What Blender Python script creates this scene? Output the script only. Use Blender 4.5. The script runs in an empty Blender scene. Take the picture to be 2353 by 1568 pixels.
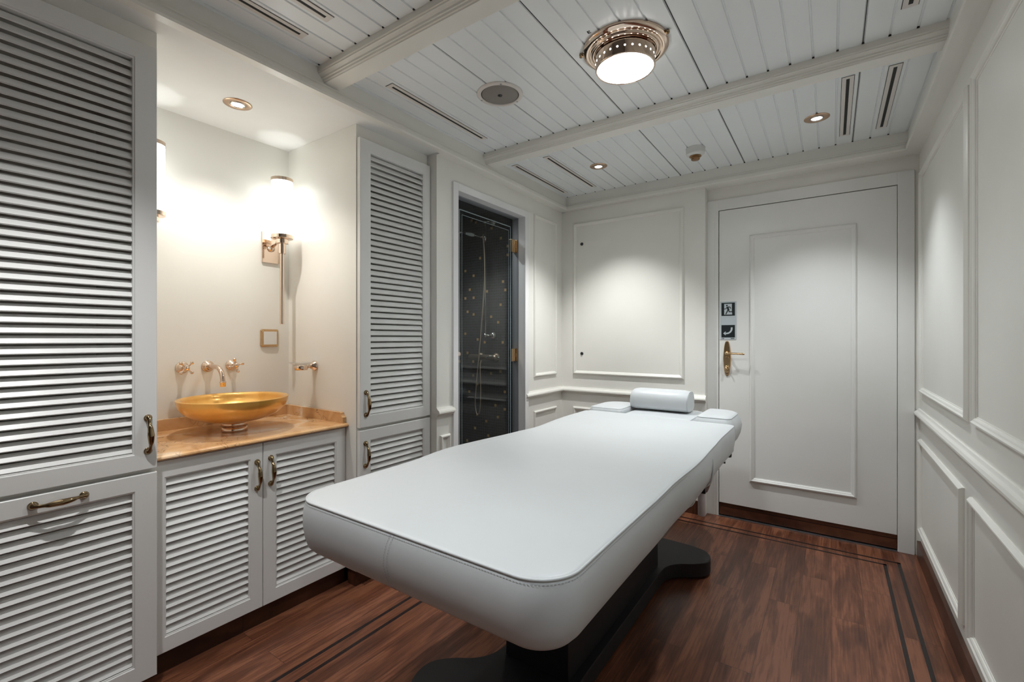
import bpy, bmesh, math, random
from mathutils import Vector, Matrix
random.seed(7)
S = bpy.context.scene
COL = S.collection
PI = math.pi

# ------------------------------------------------------------------ camera, world, exposure
cam_d = bpy.data.cameras.new('camera')
cam = bpy.data.objects.new('camera', cam_d); COL.objects.link(cam)
cam.location = (0, 0, 1.2)
cam.rotation_euler = (PI/2, 0, 0.6057)
cam_d.sensor_width = 36.0
cam_d.lens = 36.0*1059.7/2353
cam_d.shift_y = -0.00289
cam_d.clip_start = 0.02
S.camera = cam
S.view_settings.view_transform = 'Standard'
S.view_settings.look = 'None'
S.view_settings.exposure = 0.14
S.view_settings.gamma = 1.0
S.view_settings.use_curve_mapping = False
W = bpy.data.worlds.new('world'); S.world = W; W.use_nodes = True
W.node_tree.nodes['Background'].inputs[0].default_value = (0.6, 0.7, 0.9, 1)
W.node_tree.nodes['Background'].inputs[1].default_value = 0.0

# light levels of the room's own lamps, then the added front and shower spots
DOME_W = 44.0
DOME_AREA = 2.5
SCONCE = 2.9
SPOT_ALCOVE = 28.0
SCONCE_UP = 0.45
SPOT_REAR_L = 66.0
SPOT_REAR_R = 42.0
SPOT_FRONT = 58.0
FILL_FRONT_R = 32.0
FILL_SHOWER = 22.0

# ------------------------------------------------------------------ materials
def nmat(name):
    m = bpy.data.materials.new(name); m.use_nodes = True
    nt = m.node_tree
    return m, nt, nt.nodes['Principled BSDF']
def setp(b, base=None, rough=None, metal=None, coat=None, spec=None):
    if base: b.inputs['Base Color'].default_value = (*base, 1)
    if rough is not None: b.inputs['Roughness'].default_value = rough
    if metal is not None: b.inputs['Metallic'].default_value = metal
    if coat is not None: b.inputs['Coat Weight'].default_value = coat
    if spec is not None: b.inputs['Specular IOR Level'].default_value = spec
def N(nt, t, **kw):
    n = nt.nodes.new(t)
    for k, v in kw.items(): setattr(n, k, v)
    return n
def coords(nt, scale=(1,1,1), world=False):
    tc = N(nt, 'ShaderNodeTexCoord'); mp = N(nt, 'ShaderNodeMapping')
    if world:
        g = N(nt, 'ShaderNodeNewGeometry'); nt.links.new(g.outputs['Position'], mp.inputs[0])
    else: nt.links.new(tc.outputs['Object'], mp.inputs[0])
    mp.inputs['Scale'].default_value = scale
    return mp.outputs[0]
def ramp(nt, fac, stops):
    r = N(nt, 'ShaderNodeValToRGB'); nt.links.new(fac, r.inputs[0])
    e = r.color_ramp.elements
    while len(e) < len(stops): e.new(0.5)
    for i, (p, c) in enumerate(stops):
        e[i].position = p; e[i].color = (*c, 1) if len(c) == 3 else c
    return r.outputs[0]
def paint(name, col, rough=0.35, bump=0.02, var=0.03, scale=60):
    m, nt, b = nmat(name); setp(b, col, rough)
    v = coords(nt, world=True)
    n = N(nt, 'ShaderNodeTexNoise'); n.inputs['Scale'].default_value = 2.3; n.inputs['Detail'].default_value = 4
    nt.links.new(v, n.inputs[0])
    c0 = tuple(x*(1-var) for x in col); c1 = tuple(min(1, x*(1+var)) for x in col)
    nt.links.new(ramp(nt, n.outputs[0], [(0.3, c0), (0.7, c1)]), b.inputs['Base Color'])
    n2 = N(nt, 'ShaderNodeTexNoise'); n2.inputs['Scale'].default_value = scale; nt.links.new(v, n2.inputs[0])
    bp = N(nt, 'ShaderNodeBump'); bp.inputs['Strength'].default_value = bump; bp.inputs['Distance'].default_value = 0.002
    nt.links.new(n2.outputs[0], bp.inputs['Height']); nt.links.new(bp.outputs[0], b.inputs['Normal'])
    return m
def metal(name, col, rough=0.1, var=0.15):
    m, nt, b = nmat(name); setp(b, col, rough, 1.0)
    n = N(nt, 'ShaderNodeTexNoise'); n.inputs['Scale'].default_value = 25; n.inputs['Detail'].default_value = 3
    nt.links.new(coords(nt), n.inputs[0])
    r = N(nt, 'ShaderNodeMapRange'); r.inputs[3].default_value = rough*(1-var); r.inputs[4].default_value = rough*(1+var)+0.01
    nt.links.new(n.outputs[0], r.inputs[0]); nt.links.new(r.outputs[0], b.inputs['Roughness'])
    return m
def emis(name, col, strength, base=(0.9, 0.9, 0.9)):
    m, nt, b = nmat(name); setp(b, base, 0.3)
    b.inputs['Emission Color'].default_value = (*col, 1); b.inputs['Emission Strength'].default_value = strength
    n = N(nt, 'ShaderNodeTexNoise'); n.inputs['Scale'].default_value = 8; nt.links.new(coords(nt), n.inputs[0])
    nt.links.new(ramp(nt, n.outputs[0], [(0.3, tuple(x*.97 for x in base)), (0.7, base)]), b.inputs['Base Color'])
    return m

M = {}
M['wallfront'] = paint('light absorbing grey wall paint', (0.25, 0.24, 0.235), 0.5)  # made dark to soak up bounced light behind the camera
M['wall'] = paint('warm white wall paint', (0.84, 0.825, 0.775), 0.38)
M['trim'] = paint('warm white satin trim paint', (0.84, 0.825, 0.77), 0.28, 0.01)
M['door'] = paint('off white door paint', (0.83, 0.82, 0.79), 0.33, 0.015)
M['cab'] = paint('light grey cabinet lacquer', (0.78, 0.775, 0.76), 0.30, 0.008, 0.015)
M['casing'] = paint('cool white casing lacquer', (0.84, 0.835, 0.84), 0.25, 0.008, 0.01)
M['board'] = paint('cool white ceiling board lacquer', (0.87, 0.90, 0.91), 0.27, 0.01, 0.015)
M['soffit'] = paint('matt white ceiling plaster', (0.86, 0.86, 0.84), 0.6, 0.05, 0.04)
M['seam'] = paint('black joint shadow gap filler', (0.02, 0.02, 0.02), 0.7)
M['vent'] = paint('cream vent lacquer', (0.74, 0.70, 0.66), 0.35, 0.01)
M['grey'] = paint('grey speaker mesh', (0.27, 0.245, 0.225), 0.6, 0.3, 0.05, 900)
M['plastic'] = paint('white plastic', (0.75, 0.75, 0.73), 0.4, 0.01, 0.01)
M['black'] = paint('black powder coat', (0.006, 0.006, 0.008), 0.5, 0.05, 0.2, 300)
M['blackmetal'] = paint('black bracket paint', (0.02, 0.02, 0.022), 0.4)
M['whitemetal'] = paint('white enamelled steel', (0.70, 0.64, 0.64), 0.3)
M['rose'] = metal('polished rose gold', (0.75, 0.60, 0.49), 0.06)
M['rosesat'] = metal('brushed rose bronze', (0.60, 0.42, 0.30), 0.22)
M['antique'] = metal('polished antique brass', (0.30, 0.22, 0.125), 0.10)
M['brass'] = metal('aged brass', (0.60, 0.41, 0.23), 0.22)
M['chrome'] = metal('polished chrome', (0.75, 0.72, 0.68), 0.06)
M['steel'] = metal('brushed steel', (0.42, 0.43, 0.45), 0.38)
M['channel'] = paint('grey anodised channel', (0.24, 0.25, 0.265), 0.4)
M['chromesat'] = metal('satin chrome', (0.80, 0.77, 0.72), 0.24)
M['bronzesat'] = metal('satin bronze', (0.80, 0.62, 0.48), 0.42)
M['picto'] = paint('dark green black sign ink', (0.004, 0.009, 0.010), 0.5)
M['signpale'] = paint('pale grey sign film', (0.55, 0.60, 0.62), 0.2, 0.0, 0.01)
M['dome'] = emis('glowing opal diffuser', (.94, 1.0, 1.0), DOME_W)
M['sconce'] = emis('glowing opal glass', (.96, 1.0, 0.98), SCONCE)
M['bulb'] = emis('glowing spot lamp', (1.0, 0.98, 0.95), 40)

def leather():
    m, nt, b = nmat('white upholstery vinyl'); setp(b, (0.56, 0.58, 0.59), 0.43)
    v = coords(nt, world=True)
    n = N(nt, 'ShaderNodeTexNoise'); n.inputs['Scale'].default_value = 3.0; n.inputs['Detail'].default_value = 3; nt.links.new(v, n.inputs[0])
    vo = N(nt, 'ShaderNodeTexVoronoi'); vo.inputs['Scale'].default_value = 700; nt.links.new(v, vo.inputs[0])
    b1 = N(nt, 'ShaderNodeBump'); b1.inputs['Strength'].default_value = 0.06; b1.inputs['Distance'].default_value = 0.001
    nt.links.new(vo.outputs[0], b1.inputs['Height'])
    b2 = N(nt, 'ShaderNodeBump'); b2.inputs['Strength'].default_value = 0.25; b2.inputs['Distance'].default_value = 0.02
    nt.links.new(n.outputs[0], b2.inputs['Height']); nt.links.new(b1.outputs[0], b2.inputs['Normal'])
    nt.links.new(b2.outputs[0], b.inputs['Normal'])
    nt.links.new(ramp(nt, n.outputs[0], [(0.3, (0.555, 0.575, 0.585)), (0.7, (0.58, 0.60, 0.61))]), b.inputs['Base Color'])
    return m
M['vinyl'] = leather()
M['thread'] = paint('grey thread', (0.20, 0.20, 0.20), 0.7)

def wood(name, dark=1.0, rough=0.33, along='Y'):
    m, nt, b = nmat(name); setp(b, (0.1, 0.04, 0.02), rough)
    v0 = coords(nt, world=True)
    # swap so that the long plank axis (world Y) is the brick's x
    sx = N(nt, 'ShaderNodeSeparateXYZ'); nt.links.new(v0, sx.inputs[0])
    cb = N(nt, 'ShaderNodeCombineXYZ')
    if along == 'Y':
        nt.links.new(sx.outputs[1], cb.inputs[0]); nt.links.new(sx.outputs[0], cb.inputs[1])
    else:
        nt.links.new(sx.outputs[0], cb.inputs[0]); nt.links.new(sx.outputs[1], cb.inputs[1])
    nt.links.new(sx.outputs[2], cb.inputs[2])
    v = cb.outputs[0]
    br = N(nt, 'ShaderNodeTexBrick'); br.offset = 0.37; br.offset_frequency = 2
    br.inputs['Scale'].default_value = 1.0; br.inputs['Brick Width'].default_value = 0.92; br.inputs['Row Height'].default_value = 0.118
    br.inputs['Mortar Size'].default_value = 0.0007; br.inputs['Mortar Smooth'].default_value = 0.3; br.inputs['Bias'].default_value = 0.0
    br.inputs['Color1'].default_value = (0, 0, 0, 1); br.inputs['Color2'].default_value = (1, 1, 1, 1); br.inputs['Mortar'].default_value = (0.5, 0.5, 0.5, 1)
    nt.links.new(v, br.inputs[0])
    # shift each plank's grain
    ad = N(nt, 'ShaderNodeVectorMath', operation='MULTIPLY_ADD'); nt.links.new(br.outputs['Color'], ad.inputs[0])
    ad.inputs[1].default_value = (7.3, 3.1, 5.7); nt.links.new(v, ad.inputs[2])
    def noise(sc, detail, dist=0.0, rg=0.55):
        mp = N(nt, 'ShaderNodeMapping'); mp.inputs['Scale'].default_value = sc; nt.links.new(ad.outputs[0], mp.inputs[0])
        n = N(nt, 'ShaderNodeTexNoise'); n.inputs['Scale'].default_value = 1; n.inputs['Detail'].default_value = detail
        n.inputs['Distortion'].default_value = dist; n.inputs['Roughness'].default_value = rg; nt.links.new(mp.outputs[0], n.inputs[0]); return n.outputs[0]
    n1 = noise((1.6, 11, 3), 5, 0.8); n2 = noise((5, 150, 10), 5, 0.3); n3 = noise((5, 22, 5), 6, 0.8, .6)
    # figure: rings from distorted noise
    mul = N(nt, 'ShaderNodeMath', operation='MULTIPLY'); nt.links.new(n1, mul.inputs[0]); mul.inputs[1].default_value = 26
    sn = N(nt, 'ShaderNodeMath', operation='SINE'); nt.links.new(mul.outputs[0], sn.inputs[0])
    mx = N(nt, 'ShaderNodeMath', operation='MULTIPLY_ADD'); nt.links.new(sn.outputs[0], mx.inputs[0]); mx.inputs[1].default_value = 0.040; na = N(nt, 'ShaderNodeMath', operation='MULTIPLY_ADD'); nt.links.new(n1, na.inputs[0]); na.inputs[1].default_value = 0.5; na.inputs[2].default_value = 0.25; nt.links.new(na.outputs[0], mx.inputs[2])
    mx2 = N(nt, 'ShaderNodeMath', operation='MULTIPLY_ADD'); nt.links.new(n2, mx2.inputs[0]); mx2.inputs[1].default_value = 0.45; nt.links.new(mx.outputs[0], mx2.inputs[2])
    mx3 = N(nt, 'ShaderNodeMath', operation='MULTIPLY_ADD'); nt.links.new(n3, mx3.inputs[0]); mx3.inputs[1].default_value = 0.30; nt.links.new(mx2.outputs[0], mx3.inputs[2])
    sb = N(nt, 'ShaderNodeSeparateColor'); nt.links.new(br.outputs['Color'], sb.inputs[0])
    mx4 = N(nt, 'ShaderNodeMath', operation='MULTIPLY_ADD'); nt.links.new(sb.outputs[0], mx4.inputs[0]); mx4.inputs[1].default_value = 0.07; nt.links.new(mx3.outputs[0], mx4.inputs[2])
    d = dark
    col = ramp(nt, mx4.outputs[0], [(0.70, (0.060*d, 0.020*d, 0.011*d)), (0.86, (0.120*d, 0.042*d, 0.021*d)), (0.97, (0.185*d, 0.068*d, 0.034*d)), (1.0, (0.23*d, 0.088*d, 0.046*d))])
    mixm = N(nt, 'ShaderNodeMix', data_type='RGBA'); nt.links.new(br.outputs['Fac'], mixm.inputs[0]); nt.links.new(col, mixm.inputs[6]); mixm.inputs[7].default_value = (0.02*d, 0.008*d, 0.005*d, 1)
    nt.links.new(mixm.outputs[2], b.inputs['Base Color'])
    bp = N(nt, 'ShaderNodeBump'); bp.inputs['Strength'].default_value = 0.12; bp.inputs['Distance'].default_value = 0.002
    nt.links.new(mx2.outputs[0], bp.inputs['Height']); nt.links.new(bp.outputs[0], b.inputs['Normal'])
    return m
M['floor'] = wood('reddish walnut planks')
M['base'] = wood('dark walnut skirting', 0.42, 0.35)
M['kick'] = wood('dark walnut kick board', 0.55, 0.35, 'X')
M['inlay'] = paint('black walnut inlay', (0.012, 0.007, 0.007), 0.35, 0.05, 0.2, 200)

def marble():
    m, nt, b = nmat('orange veined marble'); setp(b, (0.6, 0.34, 0.14), 0.12)
    v = coords(nt, world=True)
    n = N(nt, 'ShaderNodeTexNoise'); n.inputs['Scale'].default_value = 6; n.inputs['Detail'].default_value = 8; n.inputs['Distortion'].default_value = 1.0; nt.links.new(v, n.inputs[0])
    base = ramp(nt, n.outputs[0], [(0.28, (0.46, 0.23, 0.09)), (0.45, (0.66, 0.38, 0.175)), (0.60, (0.74, 0.47, 0.25)), (0.70, (0.84, 0.70, 0.55))])
    wv = N(nt, 'ShaderNodeTexNoise'); wv.inputs['Scale'].default_value = 9; wv.inputs['Detail'].default_value = 3; nt.links.new(v, wv.inputs[0])
    ma = N(nt, 'ShaderNodeVectorMath', operation='MULTIPLY_ADD'); nt.links.new(wv.outputs['Color'], ma.inputs[0]); ma.inputs[1].default_value = (0.22, 0.22, 0.22); nt.links.new(v, ma.inputs[2])
    vo = N(nt, 'ShaderNodeTexVoronoi', feature='DISTANCE_TO_EDGE'); vo.inputs['Scale'].default_value = 11; nt.links.new(ma.outputs[0], vo.inputs[0])
    vein = ramp(nt, vo.outputs[0], [(0.0, (1, 1, 1)), (0.022, (0, 0, 0))])
    n4 = N(nt, 'ShaderNodeTexNoise'); n4.inputs['Scale'].default_value = 5; nt.links.new(v, n4.inputs[0])
    gate = ramp(nt, n4.outputs[0], [(0.50, (0, 0, 0)), (0.60, (0.8, 0.8, 0.8))])
    mu = N(nt, 'ShaderNodeMath', operation='MULTIPLY'); nt.links.new(vein, mu.inputs[0]); nt.links.new(gate, mu.inputs[1])
    mi = N(nt, 'ShaderNodeMix', data_type='RGBA'); nt.links.new(mu.outputs[0], mi.inputs[0]); nt.links.new(base, mi.inputs[6]); mi.inputs[7].default_value = (0.10, 0.04, 0.02, 1)
    nt.links.new(mi.outputs[2], b.inputs['Base Color'])
    return m
M['marble'] = marble()
def gold_leaf():
    m, nt, b = nmat('gold leaf under glass'); setp(b, (0.85, 0.50, 0.13), 0.30, 0.5, 0.5)
    v = coords(nt)
    n = N(nt, 'ShaderNodeTexNoise'); n.inputs['Scale'].default_value = 9; n.inputs['Detail'].default_value = 6; nt.links.new(v, n.inputs[0])
    br = N(nt, 'ShaderNodeTexBrick'); br.offset = 0.0; br.inputs['Scale'].default_value = 1.0; br.inputs['Brick Width'].default_value = 0.08; br.inputs['Row Height'].default_value = 0.08
    br.inputs['Mortar Size'].default_value = 0.0; br.inputs['Color1'].default_value = (0.90, 0.47, 0.10, 1); br.inputs['Color2'].default_value = (0.96, 0.56, 0.15, 1); br.inputs['Mortar'].default_value = (0.75, 0.38, 0.08, 1)
    nt.links.new(v, br.inputs[0])
    mi = N(nt, 'ShaderNodeMix', data_type='RGBA', blend_type='MULTIPLY'); mi.inputs[0].default_value = 1
    nt.links.new(br.outputs[0], mi.inputs[6]); nt.links.new(ramp(nt, n.outputs[0], [(0.3, (0.82, 0.78, 0.7)), (0.7, (1, 1, 1))]), mi.inputs[7])
    nt.links.new(mi.outputs[2], b.inputs['Base Color'])
    b.inputs['Coat Roughness'].default_value = 0.05
    return m
M['gold'] = gold_leaf()
M['goldtile'] = paint('gold mosaic piece', (0.55, 0.33, 0.13), 0.35, 0.02, 0.2)
def mosaic():
    m, nt, b = nmat('charcoal mosaic'); setp(b, (0.02, 0.02, 0.022), 0.55)
    g = N(nt, 'ShaderNodeNewGeometry'); s = N(nt, 'ShaderNodeSeparateXYZ'); nt.links.new(g.outputs['Position'], s.inputs[0])
    a = N(nt, 'ShaderNodeMath', operation='ADD'); nt.links.new(s.outputs[0], a.inputs[0]); nt.links.new(s.outputs[1], a.inputs[1])
    cb = N(nt, 'ShaderNodeCombineXYZ'); nt.links.new(a.outputs[0], cb.inputs[0]); nt.links.new(s.outputs[2], cb.inputs[1])
    br = N(nt, 'ShaderNodeTexBrick'); br.offset = 0.0; br.inputs['Scale'].default_value = 1.0; br.inputs['Brick Width'].default_value = 0.0225; br.inputs['Row Height'].default_value = 0.0225
    br.inputs['Mortar Size'].default_value = 0.0012; br.inputs['Color1'].default_value = (0.008, 0.008, 0.010, 1); br.inputs['Color2'].default_value = (0.022, 0.022, 0.025, 1); br.inputs['Mortar'].default_value = (0.085, 0.085, 0.095, 1)
    nt.links.new(cb.outputs[0], br.inputs[0]); nt.links.new(br.outputs[0], b.inputs['Base Color'])
    return m
M['mosaic'] = mosaic()
def pane():
    m = bpy.data.materials.new('clear shower glass'); m.use_nodes = True; nt = m.node_tree; nt.nodes.clear()
    o = N(nt, 'ShaderNodeOutputMaterial'); tr = N(nt, 'ShaderNodeBsdfTransparent'); gl = N(nt, 'ShaderNodeBsdfGlossy')
    tr.inputs[0].default_value = (0.86, 0.90, 0.90, 1); gl.inputs['Roughness'].default_value = 0.0
    lw = N(nt, 'ShaderNodeLayerWeight'); lw.inputs[0].default_value = 0.5
    pw = N(nt, 'ShaderNodeMath', operation='POWER'); nt.links.new(lw.outputs['Facing'], pw.inputs[0]); pw.inputs[1].default_value = 4.0
    mx = N(nt, 'ShaderNodeMixShader'); mu = N(nt, 'ShaderNodeMath', operation='MULTIPLY_ADD'); nt.links.new(pw.outputs[0], mu.inputs[0]); mu.inputs[1].default_value = 0.8; mu.inputs[2].default_value = 0.018
    nt.links.new(mu.outputs[0], mx.inputs[0]); nt.links.new(tr.outputs[0], mx.inputs[1]); nt.links.new(gl.outputs[0], mx.inputs[2]); nt.links.new(mx.outputs[0], o.inputs[0])
    return m
M['pane'] = pane()
def glass(name):
    m = bpy.data.materials.new(name); m.use_nodes = True; nt = m.node_tree; nt.nodes.clear()
    o = N(nt, 'ShaderNodeOutputMaterial'); tr = N(nt, 'ShaderNodeBsdfTransparent'); gl = N(nt, 'ShaderNodeBsdfGlossy')
    tr.inputs[0].default_value = (0.96, 0.97, 0.97, 1); gl.inputs['Roughness'].default_value = 0.03
    vo = N(nt, 'ShaderNodeTexNoise'); vo.inputs['Scale'].default_value = 120; nt.links.new(coords(nt), vo.inputs[0])
    bp = N(nt, 'ShaderNodeBump'); bp.inputs['Strength'].default_value = 0.9; bp.inputs['Distance'].default_value = 0.01; nt.links.new(vo.outputs[0], bp.inputs['Height']); nt.links.new(bp.outputs[0], gl.inputs['Normal'])
    lw = N(nt, 'ShaderNodeLayerWeight'); lw.inputs[0].default_value = 0.5
    mu = N(nt, 'ShaderNodeMath', operation='MULTIPLY_ADD'); nt.links.new(lw.outputs['Facing'], mu.inputs[0]); mu.inputs[1].default_value = 0.35; mu.inputs[2].default_value = 0.08
    mx = N(nt, 'ShaderNodeMixShader'); nt.links.new(mu.outputs[0], mx.inputs[0]); nt.links.new(tr.outputs[0], mx.inputs[1]); nt.links.new(gl.outputs[0], mx.inputs[2]); nt.links.new(mx.outputs[0], o.inputs[0])
    return m
M['glass'] = glass('rippled clear glass')
M['etched'] = paint('etched frosted band', (0.25, 0.31, 0.33), 0.5, 0.02)
M['porcelain'] = paint('white porcelain grip', (0.8, 0.84, 0.82), 0.15)
M['amber'] = metal('amber sensor cage', (0.30, 0.17, 0.08), 0.25)

# ------------------------------------------------------------------ mesh helpers
def BM(): return bmesh.new()
def quad(bm, pts, mi=0):
    f = bm.faces.new([bm.verts.new(p) for p in pts]); f.material_index = mi; return f
def bx(bm, x0, x1, y0, y1, z0, z1, mi=0, bev=0.0):
    x0, x1 = sorted((x0, x1)); y0, y1 = sorted((y0, y1)); z0, z1 = sorted((z0, z1))
    c = [bm.verts.new((x, y, z)) for x in (x0, x1) for y in (y0, y1) for z in (z0, z1)]
    fs = []
    for q in ((0,1,3,2),(4,6,7,5),(0,4,5,1),(2,3,7,6),(0,2,6,4),(1,5,7,3)):
        f = bm.faces.new([c[i] for i in q]); f.material_index = mi; fs.append(f)
    if bev > 0:
        es = list({e for f in fs for e in f.edges})
        r = bmesh.ops.bevel(bm, geom=es, offset=bev, segments=2, profile=0.7, affect='EDGES')
        for f in r['faces']: f.material_index = mi
def loft(bm, rings, closed=True, cap0=True, cap1=True, mi=0, smooth=False):
    vs = [[bm.verts.new(p) for p in r] for r in rings]
    n = len(vs[0])
    for a, b in zip(vs, vs[1:]):
        for i in range(n if closed else n-1):
            j = (i+1) % n
            f = bm.faces.new((a[i], a[j], b[j], b[i])); f.material_index = mi; f.smooth = smooth
    if closed and cap0: f = bm.faces.new(vs[0][::-1]); f.material_index = mi
    if closed and cap1: f = bm.faces.new(vs[-1]); f.material_index = mi
    return vs
def lathe(bm, prof, c=(0,0,0), axis='Z', seg=40, mi=0, smooth=True, sx=1.0):
    """prof = [(r, h)] along the axis"""
    rings = []
    for r, h in prof:
        ring = []
        for i in range(seg):
            a = 2*PI*i/seg; u, v = r*math.cos(a)*sx, r*math.sin(a)
            p = {'Z': (u, v, h), 'X': (h, u, v), 'Y': (u, h, v)}[axis]
            ring.append((p[0]+c[0], p[1]+c[1], p[2]+c[2]))
        rings.append(ring)
    loft(bm, rings, mi=mi, smooth=smooth)
def tube(bm, pts, rad, seg=12, mi=0, flat=1.0, upv=None):
    pts = [Vector(p) for p in pts]
    if not hasattr(rad, '__len__'): rad = [rad]*len(pts)
    t0 = (pts[1]-pts[0]).normalized()
    up = Vector(upv) if upv else (Vector((0,0,1)) if abs(t0.z) < 0.9 else Vector((1,0,0)))
    nrm = (up - t0*up.dot(t0)).normalized(); rings = []
    for i, p in enumerate(pts):
        a = pts[max(0, i-1)]; b = pts[min(len(pts)-1, i+1)]; t = (b-a).normalized()
        nrm = (nrm - t*nrm.dot(t)).normalized(); bn = t.cross(nrm)
        rings.append([p + nrm*math.cos(2*PI*k/seg)*rad[i] + bn*math.sin(2*PI*k/seg)*rad[i]*flat for k in range(seg)])
    loft(bm, rings, mi=mi, smooth=True)
def smooth_path(ctrl, n=8):
    """Catmull-Rom through control points (tuples of any length)"""
    out = []; P = [Vector(c) for c in ctrl]
    for i in range(len(P)-1):
        p0 = P[max(0, i-1)]; p1 = P[i]; p2 = P[i+1]; p3 = P[min(len(P)-1, i+2)]
        for k in range(n):
            t = k/n
            out.append(0.5*((2*p1)+(p2-p0)*t+(2*p0-5*p1+4*p2-p3)*t*t+(3*p1-p0-3*p2+p3)*t**3))
    out.append(P[-1]); return out
def frame_rings(bm, a0, a1, b0, b1, prof, fn, mi=0):
    """picture-frame moulding; prof = [(inset, height)], fn(a,b,h)->xyz"""
    vs = []
    for w, h in prof:
        vs.append([bm.verts.new(fn(a, b, h)) for a, b in ((a0+w, b0+w), (a1-w, b0+w), (a1-w, b1-w), (a0+w, b1-w))])
    for r, s in zip(vs, vs[1:]):
        for i in range(4):
            j = (i+1) % 4; f = bm.faces.new((r[i], r[j], s[j], s[i])); f.material_index = mi
def sweep_lin(bm, prof, fn, t0, t1, mi=0):
    loft(bm, [[fn(u, v, t0) for u, v in prof], [fn(u, v, t1) for u, v in prof]], mi=mi)

def link_obj(name, bm, mats, parent=None, world=True, origin=None, recalc=True):
    if recalc: bmesh.ops.recalc_face_normals(bm, faces=bm.faces)
    o0 = Vector((0,0,0))
    if parent is not None and world:
        p = parent; o0 = Vector((0,0,0))
        while p is not None: o0 += p.location; p = p.parent
    if origin is not None: o0 = Vector(origin)
    if o0.length > 0: bmesh.ops.translate(bm, verts=bm.verts, vec=-o0)
    me = bpy.data.meshes.new(name); bm.to_mesh(me); bm.free()
    for m in (mats if isinstance(mats, (list, tuple)) else [mats]): me.materials.append(m)
    o = bpy.data.objects.new(name, me); COL.objects.link(o)
    if parent is not None: o.parent = parent
    elif origin is not None: o.location = o0
    return o
def part(name, bm, mats, parent, label=None, world=True):
    o = link_obj(name, bm, mats, parent, world)
    if label: o['label'] = label
    return o
def thing(name, label, cat, loc=(0,0,0), rz=0.0, group=None):
    o = bpy.data.objects.new(name, None); COL.objects.link(o); o.empty_display_size = 0.05
    o.location = loc; o.rotation_euler = (0, 0, rz); o['label'] = label; o['category'] = cat
    if group: o['group'] = group
    return o
def solo(name, bm, mats, label, cat, origin, group=None):
    o = link_obj(name, bm, mats, None, origin=origin); o['label'] = label; o['category'] = cat
    if group: o['group'] = group
    return o
def struct(name, bm, mats, parent=None, label=None):
    o = link_obj(name, bm, mats, parent)
    if parent is None: o['kind'] = 'structure'
    if label: o['label'] = label
    return o
def struct_root(name, loc, label):
    o = bpy.data.objects.new(name, None); COL.objects.link(o); o.location = loc; o['kind'] = 'structure'; o['label'] = label; o.empty_display_size = 0.05
    return o
def dup(root, loc, label=None, rz=None):
    r = root.copy(); COL.objects.link(r); r.location = loc
    if label: r['label'] = label
    if rz is not None: r.rotation_euler = (0, 0, rz)
    for ch in list(root.children):
        c = ch.copy(); COL.objects.link(c); c.parent = r
        for g in list(ch.children):
            d = g.copy(); COL.objects.link(d); d.parent = c
    return r
def add_light(name, kind, loc, energy, color=(1,1,1), size=0.05, parent=None, spot=None, blend=0.5, rot=(0,0,0)):
    l = bpy.data.lights.new(name, kind); l.energy = energy; l.color = color
    if kind == 'AREA': l.shape = 'DISK'; l.size = size
    else: l.shadow_soft_size = size
    if spot: l.spot_size = math.radians(spot); l.spot_blend = blend
    o = bpy.data.objects.new(name, l); COL.objects.link(o); o.location = loc; o.rotation_euler = rot
    if parent is not None: o.parent = parent
    return o

# ------------------------------------------------------------------ key planes of the room (metres)
XW = -1.795      # shower wall
XR = 0.400       # right wall
YP = 3.30        # panelled pier at the back
YD = 3.36        # face of door frame
YF = -1.10       # wall behind the camera
ZC = 2.32        # ceiling boards
ZS = 2.225       # soffit over the cabinets
ZB = 2.215       # underside of the cornice
XT = -1.84       # faces of tall cabinet doors
XC = -1.866      # tall cabinet carcass
XB = -1.944      # faces of vanity doors
XA = -2.455      # back wall of the washing alcove
YA0, YA1 = 0.595, 1.387
YS0 = 1.860      # where the shower wall starts
SY0, SY1, SZ = 2.027, 2.738, 2.058   # shower opening

# ------------------------------------------------------------------ floor
bm = BM()
quad(bm, [(-2.5, YF, 0), (XR+.05, YF, 0), (XR+.05, YD+.05, 0), (-2.5, YD+.05, 0)])
def strip(x0, x1, y0, y1): bx(bm, x0, x1, y0, y1, -0.002, 0.0006, 1)
def border(xl, xr, yb, w):
    strip(xl, xl+w, YF+.4, yb); strip(xr-w, xr, YF+.4, yb)
    strip(xl, xr, yb-w, yb); strip(xl, xr, YF+.4-w, YF+.4)
border(-1.608, 0.302, 3.197, 0.015)
border(-1.542, 0.240, 3.137, 0.015)
struct('floor', bm, [M['floor'], M['inlay']])

# ------------------------------------------------------------------ ceiling boards with V grooves
bm = BM()
g0, gp = -1.725, 0.0793
prof = [(-1.80, ZC)]
for k in range(27):
    x = g0+gp*k
    prof += [(x-.0045, ZC), (x-.0025, ZC+.005), (x+.0025, ZC+.005), (x+.0045, ZC)]
prof += [(0.40, ZC)]
vs = [[bm.verts.new((x, y, z)) for x, z in prof] for y in (YF, 3.34)]
for i in range(len(prof)-1): bm.faces.new((vs[0][i], vs[0][i+1], vs[1][i+1], vs[1][i]))
for k in (6, 11, 16, 23):
    x = g0+gp*k; bx(bm, x-.0012, x+.0012, YF, 3.33, ZC+.0035, ZC+.0056, 1)
# black blocks paint the shade in the groove ends at the beams and cornice
for ye in (1.1055, 2.2045, 3.2695):
    for k in range(26):
        x = g0+gp*k; bx(bm, x-.004, x+.004, ye-.0055, ye-.0005, ZC-.0006, ZC+.004, 1)
bx(bm, -2.5, 0.5, YF, 3.5, ZC+.02, ZC+.06)
struct('ceiling', bm, [M['board'], M['seam']])
bm = BM(); bx(bm, -2.50, -1.755, YF, YS0+.02, ZS, ZS+.05)
struct('ceiling_alcove', bm, M['soffit'])

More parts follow.
